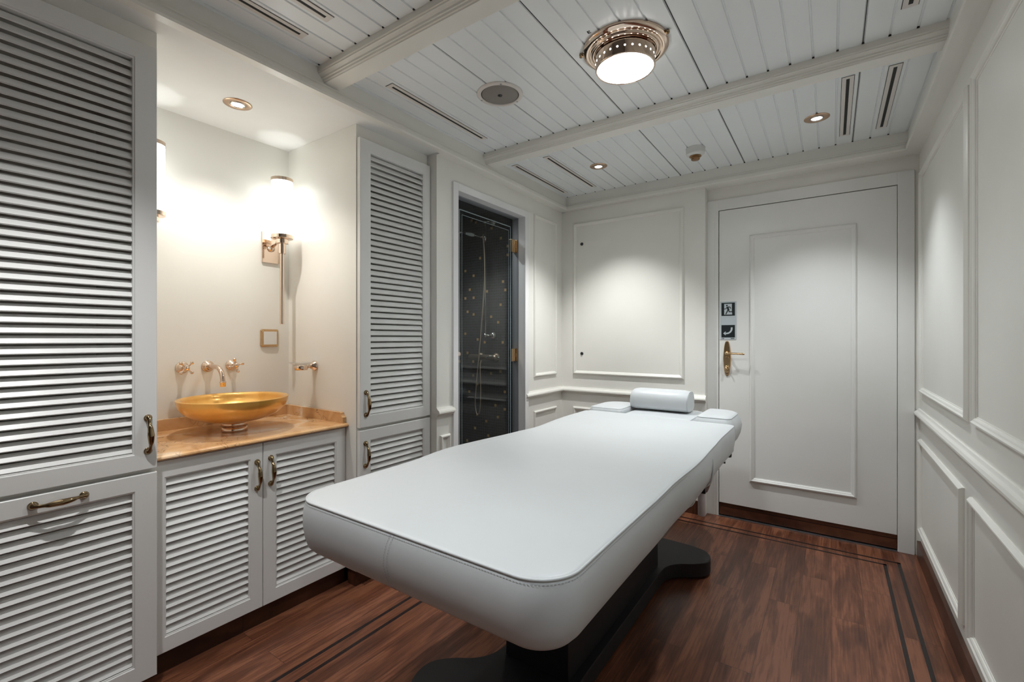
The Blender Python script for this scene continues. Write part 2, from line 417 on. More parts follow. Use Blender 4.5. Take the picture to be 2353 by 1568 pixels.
# ------------------------------------------------------------------ cornice and beams
bm = BM()
cp = [(-.028, ZC+.03), (0, ZC+.03), (0, 2.262), (.005, 2.259), (.004, 2.252), (.009, 2.247), (.011, 2.240), (.011, 2.224), (.007, 2.216), (-.028, ZB)]
def cpath(w, z): return [(-1.742+w, YF, z), (-1.742+w, 3.27-w, z), (0.341-w, 3.27-w, z), (0.341-w, YF, z)]
vs = [[bm.verts.new(p) for p in cpath(w, z)] for w, z in cp]
for a, b in zip(vs, vs[1:]+vs[:1]):
    for i in range(3): bm.faces.new((a[i], a[i+1], b[i+1], b[i]))
struct('trim_1', bm, M['trim'])
bm = BM()
bx(bm, -1.80, 0.3655, 3.292, YD+.03, ZB+.0005, ZB+.03); bx(bm, 0.366, XR+.01, YF, YD+.03, ZB+.0005, ZB+.03)
bx(bm, XW, -1.768, YS0, 3.30, ZB+.0005, ZB+.03)
struct('trim_2', bm, M['trim'])
def beam(name, y0):
    bm = BM()
    P = [(0, ZC+.01), (0, 2.298), (.004, 2.296), (.004, 2.291), (.009, 2.289), (.016, 2.283), (.018, 2.277), (.023, 2.276), (.025, 2.270), (.029, 2.268), (.031, 2.264)]
    full = [(y0+w, z) for w, z in P] + [(y0+.133-w, z) for w, z in P[::-1]]
    loft(bm, [[(x, y, z) for y, z in full] for x in (-1.7475, 0.3465)])
    struct(name, bm, M['trim'])
beam('trim_3', 1.106); beam('trim_4', 2.205)

# ------------------------------------------------------------------ walls
bm = BM()   # left wall round the shower opening
bx(bm, XW-.10, XW, YS0, SY0-.006, 0, ZC); bx(bm, XW-.10, XW, SY1+.006, 3.4, 0, ZC); bx(bm, XW-.10, XW, SY0-.006, SY1+.006, SZ+.006, ZC)
struct('wall_left', bm, M['wall'])
bm = BM(); bx(bm, -1.90, -1.868-.0, YF, 0.112, 0.083, ZS); bx(bm, -1.93, -1.89, YF, 0.112, 0, 0.083)
struct('wall_left_front', bm, M['wall'])
bm = BM()   # pier
bx(bm, XW, -.700, YP, 3.50, 0, ZC)
bx(bm, -.705, XR+.02, 3.372, 3.50, 2.09, ZC)       # over the door
bx(bm, 0.35, XR+.02, 3.372, 3.50, 0, 2.0899)
struct('wall_back', bm, M['wall'])
bm = BM(); bx(bm, XR, XR+.1, YF, 3.45, 0, ZC); struct('wall_right', bm, M['wall'])
bm = BM(); bx(bm, -2.5, XR+.1, YF-.1, YF, 0, ZC+.05); struct('wall_front', bm, M['wallfront'])  # unseen wall, darkened so less light bounces back into the room
bm = BM()   # alcove box: back wall and the two cheeks are the cabinet flanks' wall lining
bx(bm, XA-.08, XA, YA0-.05, YA1+.05, 0, ZS); struct('wall_alcove', bm, M['wall'])

# shower cubicle
XS, YSR = -2.618, 3.03
bm = BM()
bx(bm, XS-.05, XS, 1.95, YSR+.05, 0, 2.34)
bx(bm, XS, XW-.10, YSR, YSR+.05, 0, 2.34)
bx(bm, XS, XW-.10, 1.90, 1.95, 0, 2.34)
G = [(-2.424,1.871),(-2.585,1.776),(-2.494,1.729),(-2.536,1.613),(-2.585,1.541),(-2.494,1.542),(-2.56,1.425),(-2.494,1.401),(-2.351,1.588),(-2.308,1.376),(-2.187,1.658),(-2.164,1.589),(-2.211,1.471),(-2.236,1.329),(-2.585,1.237),(-2.45,1.188),(-2.375,1.165),(-2.19,1.165),(-2.14,1.94),(-2.14,1.869),(-2.208,2.012),(-2.303,2.106),(-2.516,2.2),(-2.471,2.177),(-2.561,1.073),(-2.498,1.001),(-2.498,0.883),(-2.308,0.908),(-2.213,0.928),(-2.454,0.812),(-2.541,0.743),(-2.169,0.765),(-2.263,0.648),(-2.169,0.624),(-2.455,0.555),(-2.239,0.554),(-2.358,0.509),(-2.478,0.438),(-2.337,0.391),(-2.565,0.322),(-2.05,1.31),(-2.06,.80),(-2.03,1.9),(-2.0,.5),(-2.1,.35),(-2.4,.25),(-2.2,.2)]
for x, z in G: bx(bm, x-.0105, x+.0105, YSR-.0008, YSR+.001, z-.0105, z+.0105, 1)
for y, z in ((2.25,1.5),(2.4,1.1),(2.6,1.75),(2.7,.9),(2.8,1.3),(2.9,.6),(2.96,1.62),(2.45,.5),(2.15,.8),(2.3,1.9),(2.99,1.0)): bx(bm, XS-.001, XS+.0008, y-.0105, y+.0105, z-.0105, z+.0105, 1)
struct('wall_shower', bm, [M['mosaic'], M['goldtile']])
bm = BM(); bx(bm, XS, XW-.10, 1.95, YSR, 2.30, 2.34); struct('ceiling_shower', bm, M['black'])
bm = BM(); bx(bm, XS, XW-.06, 1.95, YSR, -.02, 0.012); struct('floor_shower', bm, M['mosaic'])

# ------------------------------------------------------------------ mouldings
MP = [(0, 0), (0, .004), (.002, .008), (.006, .0125), (.011, .013), (.015, .010), (.019, .0085), (.022, .0055), (.0225, .0025), (.026, .0015), (.026, 0)]
MPW = [(0, 0), (0, .006), (.003, .010), (.008, .016), (.013, .0165), (.018, .012), (.023, .010), (.027, .007), (.028, .003), (.032, .002), (.032, 0)]
tn = [4]
def mould(a0, a1, b0, b1, fn, P=MP, parent=None, name=None, mat=None, label=None):
    bm = BM(); frame_rings(bm, a0, a1, b0, b1, P, fn)
    if parent is None:
        tn[0] += 1; return struct(f'trim_{tn[0]}', bm, mat or M['trim'])
    return part(name, bm, mat or M['trim'], parent, label)
fL = lambda a, b, h: (XW+h, a, b)
fB = lambda a, b, h: (a, YP-h, b)
fR = lambda a, b, h: (XR-h, a, b)
fD = lambda a, b, h: (a, YD-h, b)
mould(2.870, 3.206, .914, 2.112, fL, MP)
mould(2.870, 3.206, .165, .662, fL, MP)
mould(1.885, 1.965, .165, .655, fL, MP)
mould(-1.69, -.838, .165, .657, fB, MPW)
mould(2.245, 3.285, .905, 2.090, fR, MPW)
mould(1.10, 2.170, .905, 2.090, fR, MPW)
mould(2.325, 3.325, .150, .652, fR, MPW)
mould(1.20, 2.215, .150, .650, fR, MPW)
mould(-.05, 1.02, .905, 2.090, fR, MPW)

# chair rails
CR = [(0, .812), (.007, .812), (.010, .806), (.012, .803), (.021, .798), (.026, .789), (.026, .781), (.020, .777), (.014, .775), (.012, .767), (.006, .763), (0, .762)]
def rail(name, fn, t0, t1):
    bm = BM(); sweep_lin(bm, CR, fn, t0, t1); struct(name, bm, M['trim'])
rail('trim_21', lambda u, v, t: (XW+u, t, v), 2.752, YP-.0)
rail('trim_20', lambda u, v, t: (XW+u, t, v), YS0-.005, 1.990)
rail('trim_22', lambda u, v, t: (t, YP-u, v), XW+.0, -.694)
rail('trim_23', lambda u, v, t: (XR-u, t, v), YF, 3.362)

# skirting
def skirt(name, x0, x1, y0, y1, h=.092):
    bm = BM(); bx(bm, x0, x1, y0, y1, 0, h, 0, .002); struct(name, bm, M['base'])
skirt('baseboard_left', XW-.002, XW+.012, SY1+.045, YP)
skirt('baseboard_left_stub', XW-.002, XW+.012, YS0, SY0-.045)
skirt('baseboard_back', XW+.012, -.702, YP-.010, YP+.002)
skirt('baseboard_right', XR-.016, XR+.002, YF, 3.335)
skirt('baseboard_front', -1.88, XR-.02, YF, YF+.014)
skirt('baseboard_cabinet', -1.95, -1.890, 1.400, YS0-.002, .083)
skirt('baseboard_cabinet_front', -1.95, -1.890, YF+.016, .585, .083)
skirt('baseboard_vanity', -1.99, -1.972, .59, 1.398, .083)

# ------------------------------------------------------------------ entrance door
d1 = struct_root('door_1', (-.16, YD, 0), 'off white panelled entrance door in the back wall')
bm = BM()   # frame: three members with a soft step
for a0, a1, b0, b1 in ((-.6995, -.628, 0, 2.133), (.306, .378, 0, 2.133)):
    bx(bm, a0, a1, YD, YD+.10, b0, b1, 0, .0015)
bx(bm, -.628, .306, YD, YD+.10, 2.062, 2.133, 0, .0015)
bx(bm, -.6995, -.652, YD-.004, YD+.01, 0, 2.1329, 0, .002)
part('door_frame', bm, M['door'], d1)
bm = BM(); bx(bm, -.628, .306, YD+.03, YD+.06, 0, 2.062); part('shade_sheet', bm, M['seam'], d1, 'black sheet painting the shade in the gap round the leaf')  # flat black stands in for the shade behind the leaf edges
bm = BM(); bx(bm, -.6235, .3035, YD+.001, YD+.03, .093, 2.057, 0, .001); part('door_leaf', bm, M['door'], d1)
mould(-.440, .122, .262, 1.872, lambda a, b, h: (a, YD+.001-h, b), [(w*.95, h*.85) for w, h in MPW], d1, 'panel_moulding', M['door'])
bm = BM(); bx(bm, -.6235, .3035, YD+.006, YD+.026, .012, .0925); bx(bm, -.6235, .3035, YD+.005, YD+.008, .068, .071, 1)
part('kick_board', bm, [M['kick'], M['inlay']], d1, 'dark walnut board under the leaf')
bm = BM(); bx(bm, -.628, .306, YD-.012, YD+.03, 0, .006, 0, .002); part('threshold_strip', bm, M['steel'], d1, 'brushed metal sill strip')
# handle plate
bm = BM()
def plate_outline(s=1.0):
    pts = []
    hh, w0, w1 = .117, .0245, .0185
    for i in range(48):
        a = 2*PI*i/48; sz = math.sin(a); z = hh*(abs(sz)**.75)*(1 if sz >= 0 else -1)
        w = w0-(w0-w1)*abs(z/hh)
        pts.append((math.copysign(abs(math.cos(a))**.55, math.cos(a))*w*s, z*(1-(1-s)*.25)))
    return pts
for_s = [(1.0, 0.0), (1.0, .003), (.93, .006), (.85, .007)]
loft(bm, [[(-.574+x, YD+.001-h, 1.063+z) for x, z in plate_outline(s)] for s, h in for_s], smooth=False)
loft(bm, [[(-.574+x*.78, YD-.006-h, 1.02+z*.5*k) for x, z in plate_outline(1)] for h, k in ((0, 1), (.002, .97), (.003, .92))])
for z in (1.166, .962): lathe(bm, [(.0001, YD-.0085), (.003, YD-.0085), (.003, YD-.004)], (-.574, 0, z), 'Y', 12, 1)
hp = part('door_handle', bm, [M['brass'], M['blackmetal']], d1, 'aged brass long plate')
bm = BM()
lathe(bm, [(.0001, YD-.030), (.009, YD-.030), (.0105, YD-.022), (.0125, YD-.010), (.014, YD-.005)], (-.574, 0, 1.099), 'Y', 24)
pts = smooth_path([(-.574, YD-.026, 1.099, .0075), (-.572, YD-.045, 1.099, .0075), (-.555, YD-.052, 1.0985, .0070), (-.51, YD-.052, 1.0975, .0062), (-.470, YD-.050, 1.0965, .0068), (-.462, YD-.049, 1.0965, .003)], 6)
tube(bm, [p[:3] for p in pts], [p[3] for p in pts], 14)
link_obj('lever', bm, M['brass'], hp)
bm = BM()
lathe(bm, [(.0001, YD-.013), (.012, YD-.013), (.0165, YD-.010), (.0175, YD-.005)], (-.574, 0, .999), 'Y', 28)
pts = smooth_path([(-.580, YD-.014, 1.007, .003), (-.577, YD-.026, 1.003, .005), (-.573, YD-.030, .996, .0055), (-.571, YD-.027, .986, .003)], 5)
tube(bm, [p[:3] for p in pts], [p[3] for p in pts], 10)
link_obj('thumb_turn', bm, M['brass'], hp)

# escape signs on the door
sg = thing('exit_sign', 'dark running man and curved arrow escape sign stuck on the door above the brass handle', 'sign', (-.567, YD-.001, 1.19))
ys = YD-.0005
bm = BM(); bx(bm, -.617, -.517, ys-.0015, ys, 1.190, 1.444, 0, .0004); part('backing', bm, M['signpale'], sg)
bm = BM(); bx(bm, -.609, -.526, ys-.0022, ys-.0015, 1.349, 1.436, 0)          # dark square
yq = ys-.0026
def poly(bm, pts, mi, y=yq, t=.0003):
    loft(bm, [[(x, y+t, z) for x, z in pts], [(x, y, z) for x, z in pts]], mi=mi)
def U(px, py): return (-.617+(px-195)/7.84*.1/37.9, 1.444-(py-110)/7.84*.254/86.5)  # sign drawing units to metres
poly(bm, [U(*p) for p in ((270,150),(410,150),(410,300),(418,343),(320,343),(270,343))], 1)
def limb(pts, r, mi=0, y=ys-.0031):
    for (a, b), (c, d) in zip(pts, pts[1:]):
        dx, dz = c-a, d-b; L = math.hypot(dx, dz); nx, nz = -dz/L*r, dx/L*r
        poly(bm, [U(a+nx, b+nz), U(c+nx, d+nz), U(c-nx, d-nz), U(a-nx, b-nz)], mi, y)
def disc(cx, cy, r, mi=0, y=ys-.0031): poly(bm, [U(cx+r*math.cos(2*PI*i/16), cy+r*math.sin(2*PI*i/16)) for i in range(16)], mi, y)
disc(320, 182, 15)
limb([(328, 205), (350, 265)], 17)
limb([(320, 208), (300, 240), (268, 240)], 6); limb([(335, 206), (372, 206), (395, 238)], 7)
limb([(340, 262), (318, 300), (300, 338)], 9); limb([(352, 262), (362, 293), (420, 293)], 8); disc(362, 293, 8)
part('running_man', bm, [M['picto'], M['signpale']], sg, 'dark square with a running man in a doorway')
bm = BM(); bx(bm, -.609, -.526, ys-.0022, ys-.0015, 1.204, 1.287, 0)
arc_o = [(425, 572), (420, 620), (395, 660), (350, 688), (300, 694)]
arc_i = [(300, 668), (340, 662), (370, 645), (388, 615), (392, 572)]
for k in range(4):
    poly(bm, [U(*arc_o[k]), U(*arc_o[k+1]), U(*arc_i[3-k]), U(*arc_i[4-k])], 1)
poly(bm, [U(252, 678), U(297, 640), U(297, 715)], 1)
part('curved_arrow', bm, [M['picto'], M['signpale']], sg, 'dark square with a pale curved arrow')
for a, b in ((220, 228), (236, 270), (388, 455)):
    bm = BM(); poly(bm, [U(a, 764), U(b, 764), U(b, 775), U(a, 775)], 0, ys-.002); part('small_print', bm, M['picto'], sg)

# ------------------------------------------------------------------ access panel on the pier
ap = thing('access_panel', 'framed hatch with two black locks on the wall between shower and entrance door', 'panel', (-1.264, YP, .917))
mould(-1.69, -.838, .914, 2.108, fB, MPW, ap, 'frame_moulding')
bm = BM(); bx(bm, -1.659, -.869, YP-.003, YP, .945, 2.077, 0, .001); part('panel_board', bm, M['trim'], ap)
for z in (1.940, 1.078):
    bm = BM(); lathe(bm, [(.0001, YP-.006), (.006, YP-.006), (.007, YP-.009), (.0105, YP-.009), (.0125, YP-.006), (.0125, YP-.002)], (-1.614, 0, z), 'Y', 24)
    part('lock', bm, M['blackmetal'], ap, 'round black lock')

# ------------------------------------------------------------------ shower door
d2 = struct_root('door_2', (XW, 2.38, 0), 'clear glass shower door with etched double border')
bm = BM()
c0, c1, ct = 1.984, 2.781, 2.102
for y0, y1, z0, z1 in ((c0, SY0, 0, ct), (SY1, c1, 0, ct), (SY0, SY1, SZ, ct)): bx(bm, XW-.002, XW+.014, y0, y1, z0, z1, 0, .002)
for y0, y1, z0, z1 in ((SY0-.0055, SY0, 0, SZ+.0055), (SY1, SY1+.0055, 0, SZ+.0055), (SY0, SY1, SZ, SZ+.0055)): bx(bm, XW-.045, XW-.002, y0, y1, z0, z1)
part('door_casing', bm, M['casing'], d2)
bm = BM()
bx(bm, XW-.092, XW-.0455, SY1-.003, SY1+.0055, .01, SZ); bx(bm, XW-.092, XW-.0455, SY0-.0055, SY0+.003, .01, SZ); bx(bm, XW-.092, XW-.0455, SY0-.0055, SY1+.0055, SZ-.006, SZ+.0055)
part('channel', bm, M['channel'], d2, 'grey metal inner frame')
GX = XW-.072
bm = BM(); bx(bm, GX-.004, GX+.004, SY0+.005, SY1-.022, .02, SZ-.018); gp_ = part('glass_pane', bm, M['pane'], d2)
bm = BM()
def band(a0, a1, b0, b1, w):
    for q in ((a0, a0+w, b0, b1), (a1-w, a1, b0, b1), (a0+w, a1-w, b1-w, b1), (a0+w, a1-w, b0, b0+w)):
        bx(bm, GX+.0042, GX+.0048, *q)
band(2.124, 2.672, .10, 1.988, .0055); band(2.148, 2.648, .125, 1.958, .0028)
link_obj('etched_border', bm, M['etched'], gp_)
for z in (1.855, 1.080):
    bm = BM(); bx(bm, GX-.012, GX+.014, SY1-.062, SY1-.016, z-.045, z+.045, 0, .003); bx(bm, GX-.010, GX+.022, SY1-.014, SY1-.004, z-.045, z+.045, 0, .002)
    bx(bm, GX+.004, GX+.019, SY1-.02, SY1-.006, z-.013, z+.013, 0, .001)
    part('hinge', bm, M['brass'], d2, 'gold coloured glass hinge')
bm = BM(); lathe(bm, [(.0001, GX+.040), (.013, GX+.040), (.0145, GX+.038), (.0145, GX+.024), (.010, GX+.020), (.010, GX+.012), (.014, GX+.009), (.014, GX+.004)], (0, 2.085, 1.104), 'X', 28)
part('knob', bm, M['rose'], d2, 'round brass knob')
bm = BM(); lathe(bm, [(.0001, GX-.045), (.0145, GX-.045), (.0145, GX-.024), (.010, GX-.02), (.010, GX-.012), (.014, GX-.009), (.014, GX-.004)], (0, 2.085, 1.104), 'X', 28)
part('knob', bm, M['rose'], d2)

# shower fittings on the mosaic wall
sr = thing('shower_rail', 'chrome slide rail with hand shower and looped hose on the dark mosaic wall', 'shower', (-2.32, YSR, 1.18))
bm = BM()
tube(bm, [(-2.325, YSR-.06, 1.205), (-2.325, YSR-.06, 2.165)], .009, 12)
part('pole', bm, M['chromesat'], sr)
for z, xo in ((2.150, 0), (1.222, 0)):
    bm = BM(); lathe(bm, [(.0001, YSR-.03), (.012, YSR-.03), (.022, YSR-.022), (.030, YSR-.008), (.032, YSR-.001)], (-2.285, 0, z), 'Y', 28)
    tube(bm, [(-2.285, YSR-.03, z), (-2.30, YSR-.06, z), (-2.328, YSR-.06, z)], .008, 10)
    lathe(bm, [(.0001, z-.016), (.012, z-.012), (.013, z), (.012, z+.012), (.0001, z+.016)], (-2.325, YSR-.06, 0), 'Z', 16)
    part('bracket', bm, M['chromesat'], sr)
bm = BM(); lathe(bm, [(.0001, 1.99), (.014, 1.995), (.016, 2.02), (.014, 2.045), (.0001, 2.05)], (-2.325, YSR-.06, 0), 'Z', 18); lathe(bm, [(.0001, YSR-.075), (.018, YSR-.07), (.02, YSR-.05), (.016, YSR-.045)], (-2.345, 0, 2.03), 'Y', 20)
part('slider', bm, M['chromesat'], sr)
bm = BM()
pts = smooth_path([(-2.32, YSR-.12, 2.012, .008), (-2.35, YSR-.14, 2.024, .007), (-2.365, YSR-.15, 2.028, .008), (-2.40, YSR-.167, 2.038, .008), (-2.425, YSR-.18, 2.045, .009), (-2.45, YSR-.19, 2.052, .007), (-2.475, YSR-.20, 2.055, .012), (-2.49, YSR-.21, 2.045, .025), (-2.495, YSR-.213, 2.035, .032), (-2.497, YSR-.215, 2.03, .030)], 5); tube(bm, [p[:3] for p in pts], [p[3] for p in pts], 18)
hs = part('hand_shower', bm, M['chromesat'], sr)
bm = BM(); pts = smooth_path([(-2.362, YSR-.149, 2.027, .009), (-2.38, YSR-.157, 2.032, .0135), (-2.40, YSR-.167, 2.038, .014), (-2.428, YSR-.181, 2.046, .009)], 6); tube(bm, [p[:3] for p in pts], [p[3] for p in pts], 16)
o = link_obj('grip', bm, M['porcelain'], hs); o['label'] = 'white porcelain grip'
bm = BM()
pts = smooth_path([(-2.318, YSR-.12, 2.014), (-2.30, YSR-.11, 1.98), (-2.305, YSR-.09, 1.7), (-2.325, YSR-.10, 1.35), (-2.35, YSR-.11, 1.05), (-2.385, YSR-.11, .72), (-2.383, YSR-.11, .62), (-2.362, YSR-.11, .575), (-2.338, YSR-.11, .62), (-2.338, YSR-.10, .78), (-2.352, YSR-.09, .965), (-2.352, YSR-.075, 1.02)], 10)
tube(bm, pts, .0055, 10); part('hose', bm, M['bronzesat'], sr, 'thin brass coloured hose')
mx = thing('shower_mixer', 'horizontal bronze shower mixer bar with side lever behind the glass door', 'mixer', (-2.355, YSR, 1.02))
bm = BM(); lathe(bm, [(.0001, -2.49), (.018, -2.49), (.023, -2.485), (.023, -2.235), (.0235, -2.232), (.0235, -2.216), (.018, -2.21), (.0001, -2.21)], (0, YSR-.055, 1.043), 'X', 28); part('body', bm, M['bronzesat'], mx)
for x in (-2.415, -2.255):
    bm = BM(); lathe(bm, [(.0001, YSR-.03), (.014, YSR-.03), (.03, YSR-.012), (.036, YSR-.001)], (x, 0, 1.043), 'Y', 28); part('escutcheon', bm, M['bronzesat'], mx)
bm = BM(); pts = smooth_path([(-2.235, YSR-.055, 1.05, .008), (-2.25, YSR-.085, 1.055, .007), (-2.285, YSR-.10, 1.04, .005)], 6); tube(bm, [p[:3] for p in pts], [p[3] for p in pts], 12)
lathe(bm, [(.0001, -2.185), (.007, -2.185), (.007, -2.21)], (0, YSR-.055, 1.043), 'X', 12)
part('lever', bm, M['chromesat'], mx)

# ------------------------------------------------------------------ louvred cabinets
def louvre_door(bm, X, y0, y1, z0, z1, ly0, ly1, lz0, lz1, n, th=.024):
    R = [((y0, y1, z0, z1), 0, -th), ((y0, y1, z0, z1), 0, -.002), ((y0, y1, z0, z1), .002, 0)]
    rings = [[(X+h, a+w if a == y0 else a-w, b+w if b == z0 else b-w) for a, b in ((q[0], q[2]), (q[1], q[2]), (q[1], q[3]), (q[0], q[3]))] for q, w, h in R]
    for w, h in ((-.006, 0), (-.004, -.003), (-.0005, -.0035), (0, -.005), (0, -th)):
        rings.append([(X+h, a, b) for a, b in ((ly0+w, lz0+w), (ly1-w, lz0+w), (ly1-w, lz1-w), (ly0+w, lz1-w))])
    vs = [[bm.verts.new(p) for p in r] for r in rings]
    for a, b in zip(vs, vs[1:]):
        for i in range(4): bm.faces.new((a[i], a[(i+1) % 4], b[(i+1) % 4], b[i]))
    for i in range(4): bm.faces.new((vs[0][i], vs[0][(i+1) % 4], vs[-1][(i+1) % 4], vs[-1][i]))
    p = (lz1-lz0)/n; t = math.radians(55); L, T = .0255, .0052
    dx, dz = -math.cos(t), math.sin(t)          # from the front lower edge up and back
    for i in range(n):
        zf = lz0 + p*i + .0035; xf = X-.0055
        a = (xf, zf); b = (xf+dx*L, zf+dz*L); nx, nz = -dz, dx*1.0
        c = (b[0]-dz*T, b[1]+dx*T); d = (a[0]-dz*T, a[1]+dx*T)
        a1 = (a[0]-.0012, a[1]-.0006)
        prof = [a, b, c, d, a1]
        loft(bm, [[(x, y, z) for x, z in prof] for y in (ly0, ly1)])
def handle_bm(L=.128):
    """bow pull along local Z, standing off along +X"""
    bm = BM(); h = L/2
    ctrl = [(0.0005, 0, -h+.010, .0105), (.006, 0, -h+.010, .0095), (.013, .001, -h+.016, .0058), (.019, .0015, -h+.028, .0050), (.025, .001, -h*.35, .0075), (.0275, 0, -.004, .0092), (.027, 0, .002, .0094), (.025, -.001, h*.38, .0072),
            (.019, -.0015, h-.028, .0050), (.013, -.001, h-.016, .0058), (.006, 0, h-.010, .0095), (.0005, 0, h-.010, .0105)]
    pts = smooth_path(ctrl, 6); tube(bm, [p[:3] for p in pts], [p[3] for p in pts], 16, upv=(0, 1, 0))
    for s in (-1, 1): lathe(bm, [(.0118, 0), (.0118, .0015), (.0095, .004), (.0001, .005)], (0, 0, s*(h-.010)), 'X', 24)
    return bm
def add_handle(X, y, z, parent, horiz=False, L=.128):
    bm = handle_bm(L)
    if horiz: bmesh.ops.rotate(bm, verts=bm.verts, cent=(0, 0, 0), matrix=Matrix.Rotation(PI/2, 3, 'X'))
    bmesh.ops.translate(bm, verts=bm.verts, vec=(X, y, z))
    w = Vector((0, 0, 0)); p = parent
    while p is not None: w += p.location; p = p.parent
    bmesh.ops.translate(bm, verts=bm.verts, vec=-w)
    o = link_obj('handle', bm, M['antique'], parent, world=False); o['label'] = 'polished antique brass bow handle'; return o
def tall(y0, y1, dy0, dy1, ly0, ly1, label, hy_up, low):
    t = thing('tall_cabinet', label, 'cabinet', (-2.15, (y0+y1)/2, .083), 0, 'tall louvred cabinets')
    bm = BM(); T_ = .018; zt = ZS-.0005
    bx(bm, XA-.01, XC, y0, y0+T_, .083, zt); bx(bm, XA-.01, XC, y1-T_, y1, .083, zt); bx(bm, XA-.01, XA+.004, y0+T_, y1-T_, .083, zt)
    bx(bm, XA+.004, XC, y0+T_, y1-T_, .083, .099); bx(bm, XA+.004, XC, y0+T_, y1-T_, .752, .776); bx(bm, XA+.004, XC, y0+T_, y1-T_, 2.11, zt)
    part('carcass', bm, M['wall'], t)
    bm = BM(); louvre_door(bm, XT, dy0, dy1, .770, 2.159, ly0, ly1, .828, 2.099, 43); d = part('door', bm, M['cab'], t, 'tall upper louvred door')
    add_handle(XT, hy_up, .884, d)
    bm = BM(); louvre_door(bm, XT, dy0, dy1, .083, .757, ly0, ly1, .142, .700, 19); d = part('door', bm, M['cab'], t, 'short lower louvred door')
    if low == 'h': add_handle(XT, .352, .729, d, True)
    else: add_handle(XT, hy_up-.003, .640, d)
tall(.1135, YA0, .117, .588, .180, .523, 'tall light grey louvred cabinet at the left edge beside the washing alcove, lower handle horizontal', .563, 'h')
tall(YA1, YS0-.001, YA1+.004, YS0-.004, 1.454, 1.803, 'tall light grey louvred cabinet between the washing alcove and the shower door', 1.4235, 'v')

vc = thing('vanity_cabinet', 'low light grey cabinet with two louvred doors under the orange marble top', 'cabinet', (-2.2, .99, .083))
bm = BM()
bx(bm, XA+.001, XB-.025, YA0+.001, YA0+.019, .083, .768); bx(bm, XA+.001, XB-.025, YA1-.019, YA1-.001, .083, .768); bx(bm, XA+.001, XA+.012, YA0+.019, YA1-.019, .083, .768)
bx(bm, XA+.012, XB-.025, YA0+.019, YA1-.019, .083, .099); bx(bm, XA+.012, XB-.025, YA0+.019, YA1-.019, .750, .768); bx(bm, XB-.045, XB-.025, .978, .998, .099, .750)
part('carcass', bm, M['cab'], vc)
bm = BM(); louvre_door(bm, XB, YA0+.003, .9865, .083, .764, .649, .932, .142, .700, 19); d = part('door', bm, M['cab'], vc, 'left louvred door')
add_handle(XB, .964, .635, d)
bm = BM(); louvre_door(bm, XB, .9895, YA1-.003, .083, .764, 1.047, 1.328, .142, .700, 19); d = part('door', bm, M['cab'], vc, 'right louvred door')
add_handle(XB, 1.020, .641, d)

ct_ = thing('countertop', 'orange veined marble countertop with low upstand in the lit alcove', 'countertop', (-2.2, .99, .768))
bm = BM()
NP = [(XA+.001, .7685), (XB-.004, .7685), (XB+.010, .7685), (XB+.018, .771), (XB+.022, .7765), (XB+.020, .782), (XB+.014, .7855), (XB+.008, .786), (XB+.0065, .7875), (XA+.001, .7875)]
loft(bm, [[(x, y, z) for x, z in NP] for y in (YA0+.001, YA1-.001)]); part('slab', bm, M['marble'], ct_)
bm = BM(); bx(bm, XA+.0005, XA+.020, YA0+.001, YA1-.001, .7876, .838, 0, .0015); part('upstand', bm, M['marble'], ct_)
bm = BM()
UP = [(XA+.021, .7876), (XB+.002, .7876), (XB+.002, .815), (XB-.006, .820), (XB-.012, .827), (XB-.016, .836), (XB-.020, .838), (XA+.021, .838)]
loft(bm, [[(x, y, z) for x, z in UP] for y in (YA1-.021, YA1-.001)]); part('upstand', bm, M['marble'], ct_)

# basin
bs = thing('vessel_sink', 'wide gold leaf vessel basin on a round metal foot on the marble top', 'sink', (-2.185, .985, .7875))
bm = BM()
R0, zt, zb = .216, .937, .828
out = []; inn = []
for i in range(15):
    a = i/14*PI/2; out.append((max(.02, R0*math.sin(a)**.85), zt-.004-(zt-.004-zb)*math.cos(a)**1.0))
for i in range(15):
    a = PI/2-i/14*PI/2; inn.append((max(.0005, (R0-.020)*math.sin(a)**.85), zt-.006-(zt-.006-zb-.012)*math.cos(a)**1.0))
prof = [(.0005, zb)]+out+[(R0+.001, zt-.001), (R0-.002, zt+.0005), (R0-.010, zt)]+inn
lathe(bm, prof, (-2.185, .985, 0), 'Z', 72); part('bowl', bm, M['gold'], bs)
bm = BM(); lathe(bm, [(.0005, .7875), (.050, .7875), (.051, .789), (.051, .807), (.0495, .8075), (.0495, .809), (.051, .8095), (.051, .829), (.045, .832), (.0005, .832)], (-2.185, .985, 0), 'Z', 48); part('foot', bm, M['rose'], bs, 'polished round metal foot')
bm = BM(); lathe(bm, [(.0005, .8445), (.020, .8445), (.022, .843), (.022, .840)], (-2.185, .985, 0), 'Z', 28); part('drain', bm, M['rose'], bs)

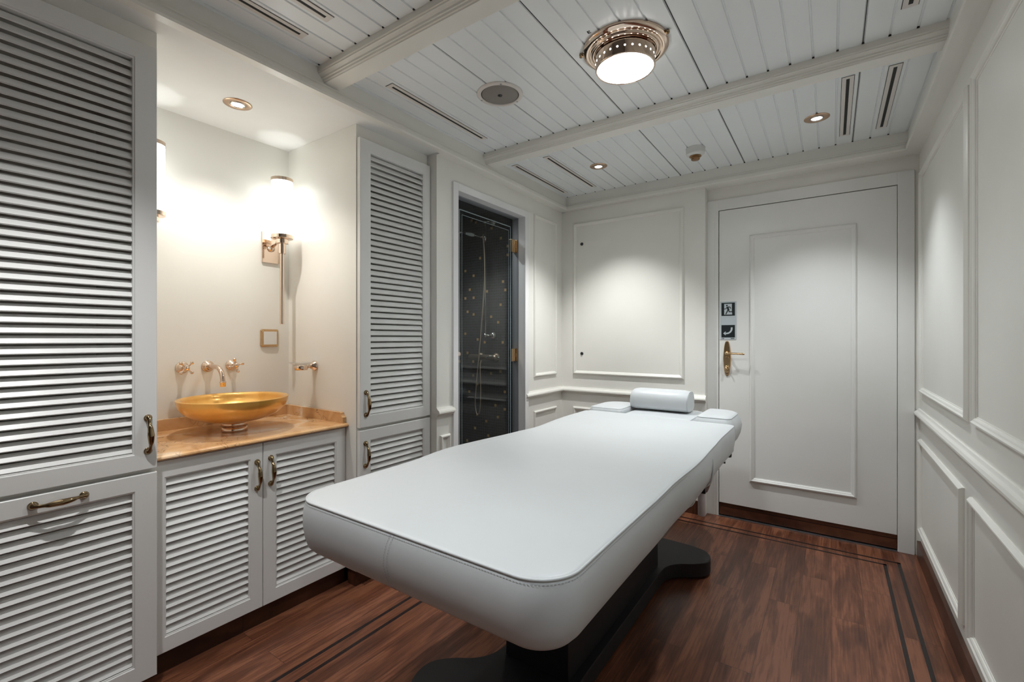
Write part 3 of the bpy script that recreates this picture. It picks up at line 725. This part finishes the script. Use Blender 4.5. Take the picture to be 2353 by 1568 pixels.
# taps
def escut(bm, y, z, r=.0275):
    lathe(bm, [(r, XA+.0005), (r, XA+.004), (r-.003, XA+.007), (r-.006, XA+.008), (r-.007, XA+.012), (r-.011, XA+.016), (.010, XA+.019), (.009, XA+.024)], (0, y, z), 'X', 36)
def tap(y, z, rot, label):
    t = thing('cross_tap', label, 'tap', (XA, y, z), 0, 'wall taps over the gold basin')
    bm = BM(); escut(bm, y, z); lathe(bm, [(.009, XA+.02), (.008, XA+.034), (.012, XA+.038), (.012, XA+.044)], (0, y, z), 'X', 24); part('escutcheon', bm, M['rose'], t)
    bm = BM(); lathe(bm, [(.0001, XA+.040), (.010, XA+.042), (.0125, XA+.050), (.011, XA+.058), (.008, XA+.062), (.0001, XA+.063)], (0, y, z), 'X', 28)
    for k in range(4):
        a = rot+k*PI/2; c, s = math.cos(a), math.sin(a)
        pts = smooth_path([(XA+.050, y+c*.008, z+s*.008, .005), (XA+.050, y+c*.018, z+s*.018, .0042), (XA+.050, y+c*.024, z+s*.024, .0050), (XA+.050, y+c*.029, z+s*.029, .0075), (XA+.050, y+c*.034, z+s*.034, .0075), (XA+.050, y+c*.038, z+s*.038, .003)], 4)
        tube(bm, [p[:3] for p in pts], [p[3] for p in pts], 14)
    part('cross_handle', bm, M['rose'], t)
tap(.879, 1.064, PI/4, 'left rose gold cross handle tap on the alcove wall, beside the spout')
tap(1.092, 1.066, PI/12, 'right rose gold cross handle tap on the alcove wall, nearer the wall lamp')
sp = thing('faucet_spout', 'rose gold curved spout on the alcove wall above the gold basin', 'faucet', (XA, .985, 1.065))
bm = BM(); escut(bm, .985, 1.065); part('escutcheon', bm, M['rose'], sp)
bm = BM(); pts = smooth_path([(XA+.018, .985, 1.065), (XA+.06, .985, 1.066), (XA+.10, .985, 1.064), (XA+.130, .985, 1.052), (XA+.150, .985, 1.030), (XA+.157, .985, 1.006), (XA+.158, .985, .996)], 7)
tube(bm, pts, .0105, 20); lathe(bm, [(.0105, 1.001), (.0135, .999), (.0135, .995), (.012, .993), (.012, .977), (.009, .976), (.009, .982), (.0005, .982)], (XA+.158, .985, 0), 'Z', 28); part('spout', bm, M['rose'], sp)

# soap dish on the alcove's right cheek
sd = thing('soap_dish', 'clear glass soap dish on a rose gold wall bracket right of the basin', 'soap dish', (-2.20, YA1, 1.04))
bm = BM(); lathe(bm, [(.0265, YA1+.0015), (.0265, YA1-.005), (.024, YA1-.010), (.016, YA1-.020), (.010, YA1-.030), (.0001, YA1-.032)], (-2.205, 0, 1.056), 'Y', 36)
tube(bm, [(-2.205, YA1-.022, 1.056), (-2.205, YA1-.048, 1.054)], .009, 14)
part('bracket', bm, M['rose'], sd)
bm = BM(); lathe(bm, [(.030, 1.038), (.033, 1.041), (.034, 1.050), (.033, 1.059), (.031, 1.062), (.029, 1.060), (.029, 1.041)], (-2.205, YA1-.078, 0), 'Z', 40); part('holder_ring', bm, M['rose'], sd)
bm = BM(); lathe(bm, [(.0005, 1.052), (.024, 1.054), (.030, 1.062), (.044, 1.069), (.055, 1.074), (.056, 1.077), (.052, 1.077), (.042, 1.073), (.026, 1.065), (.0005, 1.060)], (-2.205, YA1-.078, 0), 'Z', 48); part('dish', bm, M['glass'], sd, 'clear rippled glass dish')

# light switch
sw = thing('light_switch', 'square white rocker switch in a brass frame under the wall lamp', 'switch', (XA, 1.28, 1.2))
bm = BM()
yc, zc, h = 1.279, 1.200, .0465
def oct_(r, c=.006): return [(yc-r+c, zc-r), (yc+r-c, zc-r), (yc+r, zc-r+c), (yc+r, zc+r-c), (yc+r-c, zc+r), (yc-r+c, zc+r), (yc-r, zc+r-c), (yc-r, zc-r+c)]
loft(bm, [[(XA+x, a, b) for a, b in oct_(r)] for r, x in ((h, .0005), (h, .006), (h-.003, .009), (h-.006, .0095), (h-.007, .012), (h-.010, .012))]); part('frame', bm, M['brass'], sw)
bm = BM(); bx(bm, XA+.010, XA+.0145, yc-.034, yc+.034, zc-.034, zc+.034, 0, .0015); part('rocker', bm, M['plastic'], sw)

# wall lamps
def sconce(y, label):
    t = thing('wall_sconce', label, 'lamp', (XA, y, 1.272), 0, 'wall lamps in the alcove')
    ax = XA+.119
    bm = BM(); bx(bm, XA+.0005, XA+.010, y-.045, y+.045, 1.598, 1.760, 0, .002); part('back_plate', bm, M['rose'], t)
    bm = BM(); pts = smooth_path([(XA+.008, y, 1.674, .007), (XA+.03, y, 1.684, .006), (XA+.07, y, 1.697, .0055), (ax-.02, y, 1.700, .0055)], 6); tube(bm, [p[:3] for p in pts], [p[3] for p in pts], 14, flat=1.5)
    lathe(bm, [(.0001, XA+.026), (.010, XA+.025), (.011, XA+.018), (.018, XA+.016), (.018, XA+.010)], (0, y, 1.674), 'X', 24); part('arm', bm, M['rose'], t)
    bm = BM(); lathe(bm, [(.0001, 1.272), (.0095, 1.272), (.0105, 1.274), (.0105, 1.635), (.0175, 1.636), (.0185, 1.638), (.0185, 1.686), (.029, 1.687), (.030, 1.689), (.030, 1.709), (.029, 1.711), (.050, 1.712), (.053, 1.714), (.053, 1.731), (.050, 1.732), (.0001, 1.732)], (ax, y, 0), 'Z', 48, smooth=False); part('stem', bm, M['rose'], t)
    bm = BM(); lathe(bm, [(.0499, 1.7325), (.0505, 1.7335), (.0505, 2.008), (.0499, 2.009)], (ax, y, 0), 'Z', 48); part('glass_shade', bm, M['sconce'], t, 'glowing opal glass tube')
    bm = BM(); vs = []
    for r, z in ((.0515, 2.006), (.053, 2.006), (.053, 2.022), (.0515, 2.022)):
        vs.append([bm.verts.new((ax+r*math.cos(2*PI*i/48), y+r*math.sin(2*PI*i/48), z)) for i in range(48)])
    for a, b in zip(vs, vs[1:]+vs[:1]):
        for i in range(48): bm.faces.new((a[i], a[(i+1) % 48], b[(i+1) % 48], b[i]))
    part('top_ring', bm, M['rose'], t)
    add_light('up_glow', 'SPOT', (.119, 0, .745), SCONCE_UP, (.96, 1, .98), .012, t, 64, .45, (PI, 0, 0))
    return t
sconce(1.284, 'rose gold wall lamp with glowing white glass tube in the right corner of the alcove')
sconce(.722, 'rose gold wall lamp half hidden behind the left tall cabinet, only its glass edge showing')

# ------------------------------------------------------------------ ceiling fittings
def spot(x, y, z, label, power, group='recessed spotlights', deg=95, blend=.75, col=(.98, .99, .99)):
    t = thing('recessed_spotlight', label, 'light', (x, y, z), 0, group)
    bm = BM(); lathe(bm, [(.056, 0), (.056, -.0015), (.050, -.004), (.030, -.005), (.029, -.004), (.029, .0)], (0, 0, 0), 'Z', 48)
    part('bezel', bm, M['rosesat'], t, world=False)
    bm = BM(); lathe(bm, [(.0288, -.0008), (.0288, -.0052), (.0262, -.0065), (.0235, -.0045), (.0235, -.0008)], (0, 0, 0), 'Z', 40)
    part('inner_ring', bm, M['chrome'], t, world=False)
    bm = BM(); lathe(bm, [(.0230, -.0008), (.0225, -.0030), (.0001, -.0035)], (0, 0, 0), 'Z', 32)
    part('lamp', bm, M['bulb'], t, world=False)
    add_light('spot_beam', 'SPOT', (0, 0, -.012), power, col, .02, t, deg, blend)
    return t
spot(-1.247, 2.790, ZC, 'small round bronze spotlight in the rear ceiling bay, in front of the framed hatch', SPOT_REAR_L)
spot(-.061, 2.810, ZC, 'small round bronze spotlight in the rear ceiling bay, in front of the entrance door', SPOT_REAR_R, col=(.90, .96, 1.0))
spot(-2.137, .976, ZS, 'small round bronze spotlight in the plain alcove ceiling above the basin', SPOT_ALCOVE, deg=108, blend=.9, col=(1, .95, .88))
spot(-1.247, .30, ZC, 'added out of view bronze spotlight in the front ceiling bay by the tall cabinet', SPOT_FRONT)  # unseen fill added for the cabinets and the table's foot end
spot(-.061, .30, ZC, 'added out of view bronze spotlight in the front ceiling bay by the panelled wall', FILL_FRONT_R, col=(.88, .95, 1.0))  # unseen fill added to brighten the front of the mattress
t = spot(-2.25, 2.35, 2.30, 'small round spotlight added in the black shower ceiling to light the mosaic', FILL_SHOWER, deg=130)  # added lamp that brightens the tiles and fittings behind the glass

def vent(x, y0, y1, label):
    t = thing('air_vent', label, 'vent', (x, (y0+y1)/2, ZC), 0, 'slot vents in the boarded ceiling')
    bm = BM(); hw = .0215
    # dark outline of the cut-out, frame of four strips round the slot
    bx(bm, x-hw, x-.0062, y0, y1, ZC-.0032, ZC-.0004, 0, .001); bx(bm, x+.0062, x+hw, y0, y1, ZC-.0032, ZC-.0004, 0, .001)
    bx(bm, x-.0066, x+.0066, y0, y0+.018, ZC-.0031, ZC-.0004); bx(bm, x-.0066, x+.0066, y1-.018, y1, ZC-.0031, ZC-.0004)
    part('frame', bm, M['vent'], t)
    bm = BM(); bx(bm, x-.0064, x+.0064, y0+.017, y1-.017, ZC-.0022, ZC-.0004); part('slot', bm, M['seam'], t, 'black air slot')
    bm = BM(); bx(bm, x-hw-.002, x+hw+.002, y0-.002, y1+.002, ZC-.0006, ZC-.0001); part('gasket', bm, M['seam'], t)
gx = lambda k: g0+gp*(k+.5)
vent(gx(0), 2.462, 3.155, 'slot vent in the rear bay, right against the shower side cornice')
vent(gx(3), 2.460, 3.152, 'slot vent in the rear bay, left of the left rear spotlight')
vent(gx(22), 2.440, 3.140, 'slot vent in the rear bay, just right of the right rear spotlight')
vent(gx(24), 2.443, 3.138, 'slot vent in the rear bay, outermost by the panelled right wall')
vent(gx(1), 1.366, 2.044, 'slot vent in the middle bay, left of the round speaker')
vent(gx(24), 1.366, 2.045, 'slot vent in the middle bay, by the panelled right wall at the top edge')
vent(gx(1), .29, .968, 'slot vent in the front bay nearest the cabinets')
vent(gx(3), .29, .968, 'slot vent in the front bay, second from the cabinets')

# speaker
spk = thing('ceiling_speaker', 'round grey grille speaker with a cream rim in the middle ceiling bay', 'speaker', (-1.25, 1.708, ZC))
bm = BM(); lathe(bm, [(.1055, 0), (.1055, -.003), (.102, -.007), (.089, -.008), (.087, -.006), (.087, -.0005)], (0, 0, 0), 'Z', 64)
part('rim', bm, M['vent'], spk, world=False)
bm = BM(); lathe(bm, [(.0865, -.0005), (.0865, -.003), (.0001, -.0035)], (0, 0, 0), 'Z', 64, 1); lathe(bm, [(.084, -.003), (.082, -.0055), (.0001, -.007)], (0, 0, 0), 'Z', 64)
part('grille', bm, [M['grey'], M['seam']], spk, world=False)
bm = BM(); lathe(bm, [(.011, -.006), (.011, -.008), (.008, -.0085), (.004, -.008), (.0035, -.0095), (.0001, -.0095)], (0, 0, 0), 'Z', 24); part('centre_screw', bm, M['blackmetal'], spk, world=False)
for a in (-.9, 1.2, 3.3):
    bm = BM(); lathe(bm, [(.0045, -.007), (.0045, -.0085), (.002, -.0088), (.0001, -.008)], (.0955*math.cos(a), .0955*math.sin(a), 0), 'Z', 14); part('screw', bm, M['steel'], spk, world=False)

# smoke detector
sm = thing('smoke_detector', 'small white round smoke detector between the two rear spotlights', 'detector', (-.66, 2.855, ZC))
bm = BM(); lathe(bm, [(.054, 0), (.054, -.002), (.0525, -.004), (.0525, -.028), (.050, -.036), (.046, -.040), (.038, -.042), (.036, -.046), (.033, -.046), (.033, -.040)], (0, 0, 0), 'Z', 48); part('base', bm, M['plastic'], sm, world=False)
bm = BM(); lathe(bm, [(.033, -.044), (.033, -.050), (.028, -.052), (.024, -.053), (.0245, -.064), (.022, -.068), (.0001, -.070)], (0, 0, 0), 'Z', 24, smooth=False); part('sensor', bm, M['amber'], sm, 'dark amber sensor cage', world=False)

# dome light
DX, DY = -.655, 1.712
dl = thing('ceiling_light', 'large round polished bronze ceiling light with a glowing white diffuser in the middle bay', 'light', (DX, DY, ZC))
bm = BM(); lathe(bm, [(.162, 0), (.162, -.007), (.160, -.010), (.148, -.016), (.138, -.018), (.136, -.014), (.128, -.014), (.128, -.019), (.126, -.022), (.120, -.024), (.115, -.024), (.115, -.010)], (0, 0, 0), 'Z', 96); part('flange', bm, M['rose'], dl, world=False)
bm = BM(); lathe(bm, [(.112, -.012), (.112, -.032), (.1135, -.034), (.1135, -.036), (.112, -.038), (.112, -.080), (.1095, -.083), (.106, -.083), (.106, -.077)], (0, 0, 0), 'Z', 96)
drum = part('drum', bm, M['rose'], dl, world=False)
bm = BM()
for k in range(26):
    a = 2*PI*k/26; c, s = math.cos(a), math.sin(a); r = .1122
    ring = [(r*c - s*.0034*math.cos(b), r*s + c*.0034*math.cos(b), -.056+.0034*math.sin(b)) for b in [2*PI*i/10 for i in range(10)]]
    hb = BM(); hb.faces.new([hb.verts.new(p) for p in ring]); link_obj('lit_hole', hb, M['bulb'], drum, world=False, recalc=False)
bm.free()
bm = BM(); lathe(bm, [(.1058, -.070), (.1058, -.0795), (.095, -.0815), (.0001, -.083)], (0, 0, 0), 'Z', 64); part('diffuser', bm, M['dome'], dl, 'glowing white diffuser', world=False)
for a in (-2.75, -.10, 2.0):
    bm = BM(); c, s = math.cos(a), math.sin(a)
    lathe(bm, [(.0001, -.004), (.006, -.003), (.008, .003), (.006, .009), (.0001, .010)], (.168*c, .168*s, -.012), 'Z', 14); part('thumb_screw', bm, M['antique'], dl, world=False)
add_light('lamp_glow', 'AREA', (0, 0, -.090), DOME_AREA, (.93, .99, 1), .20, dl).data.spread = math.radians(128)
bm = BM()
ex, ey = -.735, 1.540
for a0, a1, b0, b1 in ((0, .0035, 0, .015), (0, .012, 0, .003), (0, .010, .006, .009), (0, .012, .012, .015)): bx(bm, ex+a0, ex+a1, ey+b0, ey+b1, ZC-.0006, ZC-.0001)
solo('letter_mark', bm, M['seam'], 'tiny black letter E on the ceiling board beside the round bronze light', 'marking', (ex, ey, ZC))

# ------------------------------------------------------------------ massage table
TX0, TX1, TY0, TY1, TZ = -1.262, -.403, .724, 2.655, .750
tb = thing('massage_table', 'white padded massage table on a black pedestal in the middle of the room', 'massage table', (-.83, 1.7, 0))
def rrect(x0, x1, y0, y1, rs, n=14, off=0.0, wav=None):
    """rounded rectangle, rs = radii for (x0y0, x1y0, x1y1, x0y1)"""
    pts = []
    cs = [((x0, y0), PI, rs[0], (1, 1)), ((x1, y0), 1.5*PI, rs[1], (-1, 1)), ((x1, y1), 0, rs[2], (-1, -1)), ((x0, y1), .5*PI, rs[3], (1, -1))]
    for (cx, cy), a0, r, (sx, sy) in cs:
        rr = max(.001, r+off); ox, oy = cx+sx*r, cy+sy*r
        for i in range(n+1):
            a = a0+PI/2*i/n; pts.append([ox+rr*math.cos(a), oy+rr*math.sin(a)])
    # subdivide the straight runs
    out = []
    L = len(pts)
    for i in range(L):
        p, q = pts[i], pts[(i+1) % L]; d = math.dist(p, q); k = max(1, int(d/.04)); 
        if d < .03: k = 1
        for j in range(k): out.append((p[0]+(q[0]-p[0])*j/k, p[1]+(q[1]-p[1])*j/k))
    return out
base = rrect(TX0, TX1, TY0, TY1, (.095, .095, .05, .05))
nb = len(base)
def normals(pts):
    res = []
    for i in range(len(pts)):
        a, b = pts[i-1], pts[(i+1) % len(pts)]; t = Vector((b[0]-a[0], b[1]-a[1])).normalized(); res.append(Vector((t.y, -t.x)))
    return res
nr = normals(base)
def wob(x, y):
    # loose cover: drape waves along both long sides
    g = lambda c, w: math.exp(-((y-c)/w)**2)
    small = math.sin(y*13.0+x*3)*.12+math.sin(y*23+2)*.08
    f = min(1, max(0, (y-.95)/.3))*min(1, max(0, (2.6-y)/.2))
    if x > cx0:
        f = min(1, max(0, (y-.95)/.3)); t = min(1, max(0, (y-1.98)/.34)); t = t*t*(3-2*t)
        return (1.5*g(1.76, .19)-1.5*t+.4*g(1.30, .12)+small*(1-t))*f
    return (1.9*g(1.42, .22)-1.9*g(2.0, .22)+small)*f
cx0 = -.83
cx, cy = (TX0+TX1)/2, (TY0+TY1)/2
rings = []
sec = [(-.08, .593, 0), (-.045, .595, 0), (-.018, .603, .3), (-.004, .618, .6), (.003, .640, 1), (.008, .668, 1), (.009, .695, 1), (.007, .720, .9), (.002, .738, .8), (-.001, .7455, .8), (-.004, .7485, .8), (-.010, .7500, .8), (-.022, .7508, .5), (-.034, .7511, .25), (-.044, .7512, .15)]
for off, z, wv in sec:
    ring = []
    for (x, y), n in zip(base, nr):
        w = wob(x, y); o_ = off+w*.009*wv
        xx, yy = x+n.x*o_, y+n.y*o_
        zz = z + w*.0035*wv
        ring.append((xx, yy, zz))
    rings.append(ring)
bm = BM(); loft(bm, rings, smooth=True); mat_ = part('mattress', bm, M['vinyl'], tb)
# piping along the top seam and its stitching
def seam_pts(off, z):
    P = []
    for (x, y), n in zip(base, nr):
        w = wob(x, y); P.append((x+n.x*(off+w*.0074), y+n.y*(off+w*.0074), z+w*.0028))
    return P
bm = BM(); P = seam_pts(-.001, .7462); P.append(P[0]); tube(bm, P, .0032, 8); link_obj('piping', bm, M['vinyl'], mat_)
bm = BM(); P = seam_pts(.0030, .7385)
def dashes(bm, P, dash=.0045, gap=.003, r=.00038, mi=0):
    acc = 0; on = True
    for a, b in zip(P, P[1:]):
        a, b = Vector(a), Vector(b); L = (b-a).length; s = 0
        if L < 1e-6: continue
        d = (b-a)/L
        while s < L-1e-6:
            need = (dash if on else gap)-acc; st = min(need, L-s)
            if on and st > .0015:
                p0 = a+d*s; p1 = a+d*(s+st); u = Vector((0, 0, 1)) if abs(d.z) < .8 else Vector((1, 0, 0)); v = d.cross(u).normalized()*r; u = v.cross(d).normalized()*r
                loft(bm, [[p0+u, p0+v, p0-u, p0-v], [p1+u, p1+v, p1-u, p1-v]])
            s += st; acc += st
            if acc >= (dash if on else gap)-1e-6: on = not on; acc = 0
front = [p for p in P if p[1] < 1.7 and p[0] > -1.255]
dashes(bm, sorted([p for p in P if p[1] < 1.6 and not (p[0] < -1.2 and p[1] > .9)], key=lambda p: math.atan2(p[1]-1.2, p[0]+.83)) )
for xo in (-.006, .006):      # double stitched joint on the foot end
    Q = []
    for off, z, wv in sec[1:10]: Q.append((-.835+xo-.02*math.sin((z-.59)/.16*PI), TY0-off-.0012, z))
    dashes(bm, Q, .004, .003)
st = link_obj('stitching', bm, M['thread'], mat_); st['label'] = 'grey stitching along the seams'
# pulled straps on the right side
for y in (1.705, 1.975):
    bm = BM()
    pts = smooth_path([(TX1+.010, y+.012, .712), (TX1+.012, y+.005, .695), (TX1+.0125, y+.001, .665), (TX1+.009, y, .635), (TX1+.000, y-.003, .612), (TX1-.012, y-.006, .600), (TX1-.022, y-.008, .588)], 6)
    tube(bm, pts, [.0012+.0045*math.sin(PI*min(1,i/(len(pts)-1)+.12))**.7 for i in range(len(pts))], 12, flat=.6, upv=(0, 1, 0))
    link_obj('strap', bm, M['vinyl'], mat_)
# head section and arm rests
def pad(name, x0, x1, y0, y1, z0, z1, rs, bulge=.012, label=None, crown=.004):
    b0 = rrect(x0, x1, y0, y1, rs, 8); n0 = normals(b0); cx, cy = (x0+x1)/2, (y0+y1)/2; H = z1-z0; R = []
    for off, t in ((-.03, 0), (-.012, .03), (0, .12), (bulge*.7, .35), (bulge, .6), (bulge*.75, .8), (.002, .93), (-.003, .97), (-.012, 1.0)):
        R.append([(x+n.x*off, y+n.y*off, z0+H*t) for (x, y), n in zip(b0, n0)])
    for k in (.75, .4): R.append([(cx+(x-cx)*k, cy+(y-cy)*k, z1+crown*(1-k)) for x, y in b0])
    bm = BM(); loft(bm, R, smooth=True); o = part(name, bm, M['vinyl'], tb, label)
    bm = BM(); P = [(x, y, z0+H*.955) for (x, y), n in zip(b0, n0)]; P.append(P[0]); tube(bm, P, .002, 6); link_obj('piping', bm, M['vinyl'], o)
    return o
pad('headrest', -1.020, -.640, TY1-.022, 3.02, .672, .748, (.02, .02, .07, .07), label='narrow head section')
pad('arm_rest', -.612, -.440, 2.668, 2.985, .605, .775, (.025, .03, .10, .03), .024, 'arm pad on the door side', .008)
pad('arm_rest', -1.250, -1.050, 2.668, 2.985, .675, .772, (.03, .025, .03, .10), .012, 'arm pad on the shower side', .008)
# mechanism under the head end
bm = BM()
bx(bm, -1.15, -.51, 1.0, 2.60, .560, .5925, 0, .004); bx(bm, -1.10, -.56, 2.55, 2.95, .63, .657, 0, .004)
part('bed_frame', bm, M['whitemetal'], tb, 'white steel frame under the mattress')
bm = BM()
tube(bm, [(-.50, 2.45, .575), (-.52, 2.72, .53), (-.565, 2.80, .40), (-.60, 2.86, .31)], [.016, .018, .018, .014], 12, flat=.6)
lathe(bm, [(.0001, .142), (.018, .142), (.0215, .147), (.0215, .290), (.018, .294), (.0001, .294)], (-.635, 2.90, 0), 'Z', 28)
part('head_support', bm, M['whitemetal'], tb, 'white cylinder and arm of the head mechanism')
bm = BM(); bx(bm, -.655, -.607, 2.865, 2.90, .285, .350, 0, .003); lathe(bm, [(.0001, -.600), (.009, -.600), (.010, -.606)], (0, 2.88, .33), 'X', 14)
part('pivot', bm, M['blackmetal'], tb)
bm = BM(); lathe(bm, [(.0001, -.445), (.014, -.447), (.0165, -.455), (.0165, -.475), (.008, -.478), (.008, -.52)], (0, 2.74, .565), 'X', 24)
lathe(bm, [(.0001, -.470), (.006, -.470), (.006, -.52)], (0, 2.70, .528), 'X', 14)
part('knob', bm, M['blackmetal'], tb, 'black adjusting knob')
# pedestal
bm = BM()
bx(bm, -.948, -.702, 1.332, 2.275, .080, .44, 0, .003); bx(bm, -.925, -.725, 1.37, 2.235, .44, .565, 0, .003)
part('pedestal', bm, M['black'], tb)
# base: a long bar with a flared crossfoot at each end
bm = BM()
def foot_outline():
    half = [(0, 1.00)]
    q = []
    # right side going from foot end to head end
    ctrl = [(.10, .995), (.22, 1.005), (.285, 1.03), (.318, 1.085), (.316, 1.15), (.27, 1.205), (.20, 1.255), (.16, 1.32), (.152, 1.42)]
    q += [tuple(p) for p in smooth_path([(a, b, 0) for a, b in ctrl], 5)]
    m = 1.80
    q += [(a, 2*m-b, 0) for a, b, _ in q[::-1]]
    right = [(-.825+a, b) for a, b, _ in q]; left = [(-.825-a, b) for a, b, _ in q[::-1]]
    return right+left
fo = foot_outline()
loft(bm, [[(x, y, .014) for x, y in fo], [(x, y, .076) for x, y in fo], [(-.825+(x+.825)*.99, 1.8+(y-1.8)*.997, .080) for x, y in fo]])
part('base', bm, M['black'], tb, 'flat black base with flared ends')
for x, y in ((-1.09, 1.10), (-.56, 1.10), (-1.09, 2.50), (-.56, 2.50)):
    bm = BM(); lathe(bm, [(.0001, 0), (.026, 0), (.028, .003), (.026, .0145), (.0001, .0145)], (x, y, 0), 'Z', 20); part('glide', bm, M['blackmetal'], tb)
# pillow
bm = BM()
x0, x1, yc, z0 = -1.052, -.694, 2.895, .7545
R = []
for x, s in ((x0, .55), (x0+.006, .80), (x0+.018, .93), (x0+.04, .99), (x0+.08, 1.0), ((x0+x1)/2, 1.0), (x1-.08, 1.0), (x1-.04, .99), (x1-.018, .95), (x1-.006, .90), (x1, .84)):
    ring = []
    for i in range(36):
        a = 2*PI*i/36; c, s_ = math.cos(a), math.sin(a)
        yy = math.copysign(abs(c)**.75, c)*.094*s; zz = .050+math.copysign(abs(s_)**(.8 if s_ > 0 else .5), s_)*(.078*s if s_ > 0 else .050*min(1,s*1.05))
        ring.append((x, yc+yy, z0+zz))
    R.append(ring)
loft(bm, R, smooth=True)
ring = R[-2]; pp = [(x1-.003, p[1], p[2]) for p in ring]; pp.append(pp[0]); tube(bm, pp, .0018, 6)
solo('bolster_pillow', bm, M['vinyl'], 'white half round bolster pillow lying on the head section of the table', 'pillow', ((x0+x1)/2, yc, z0))
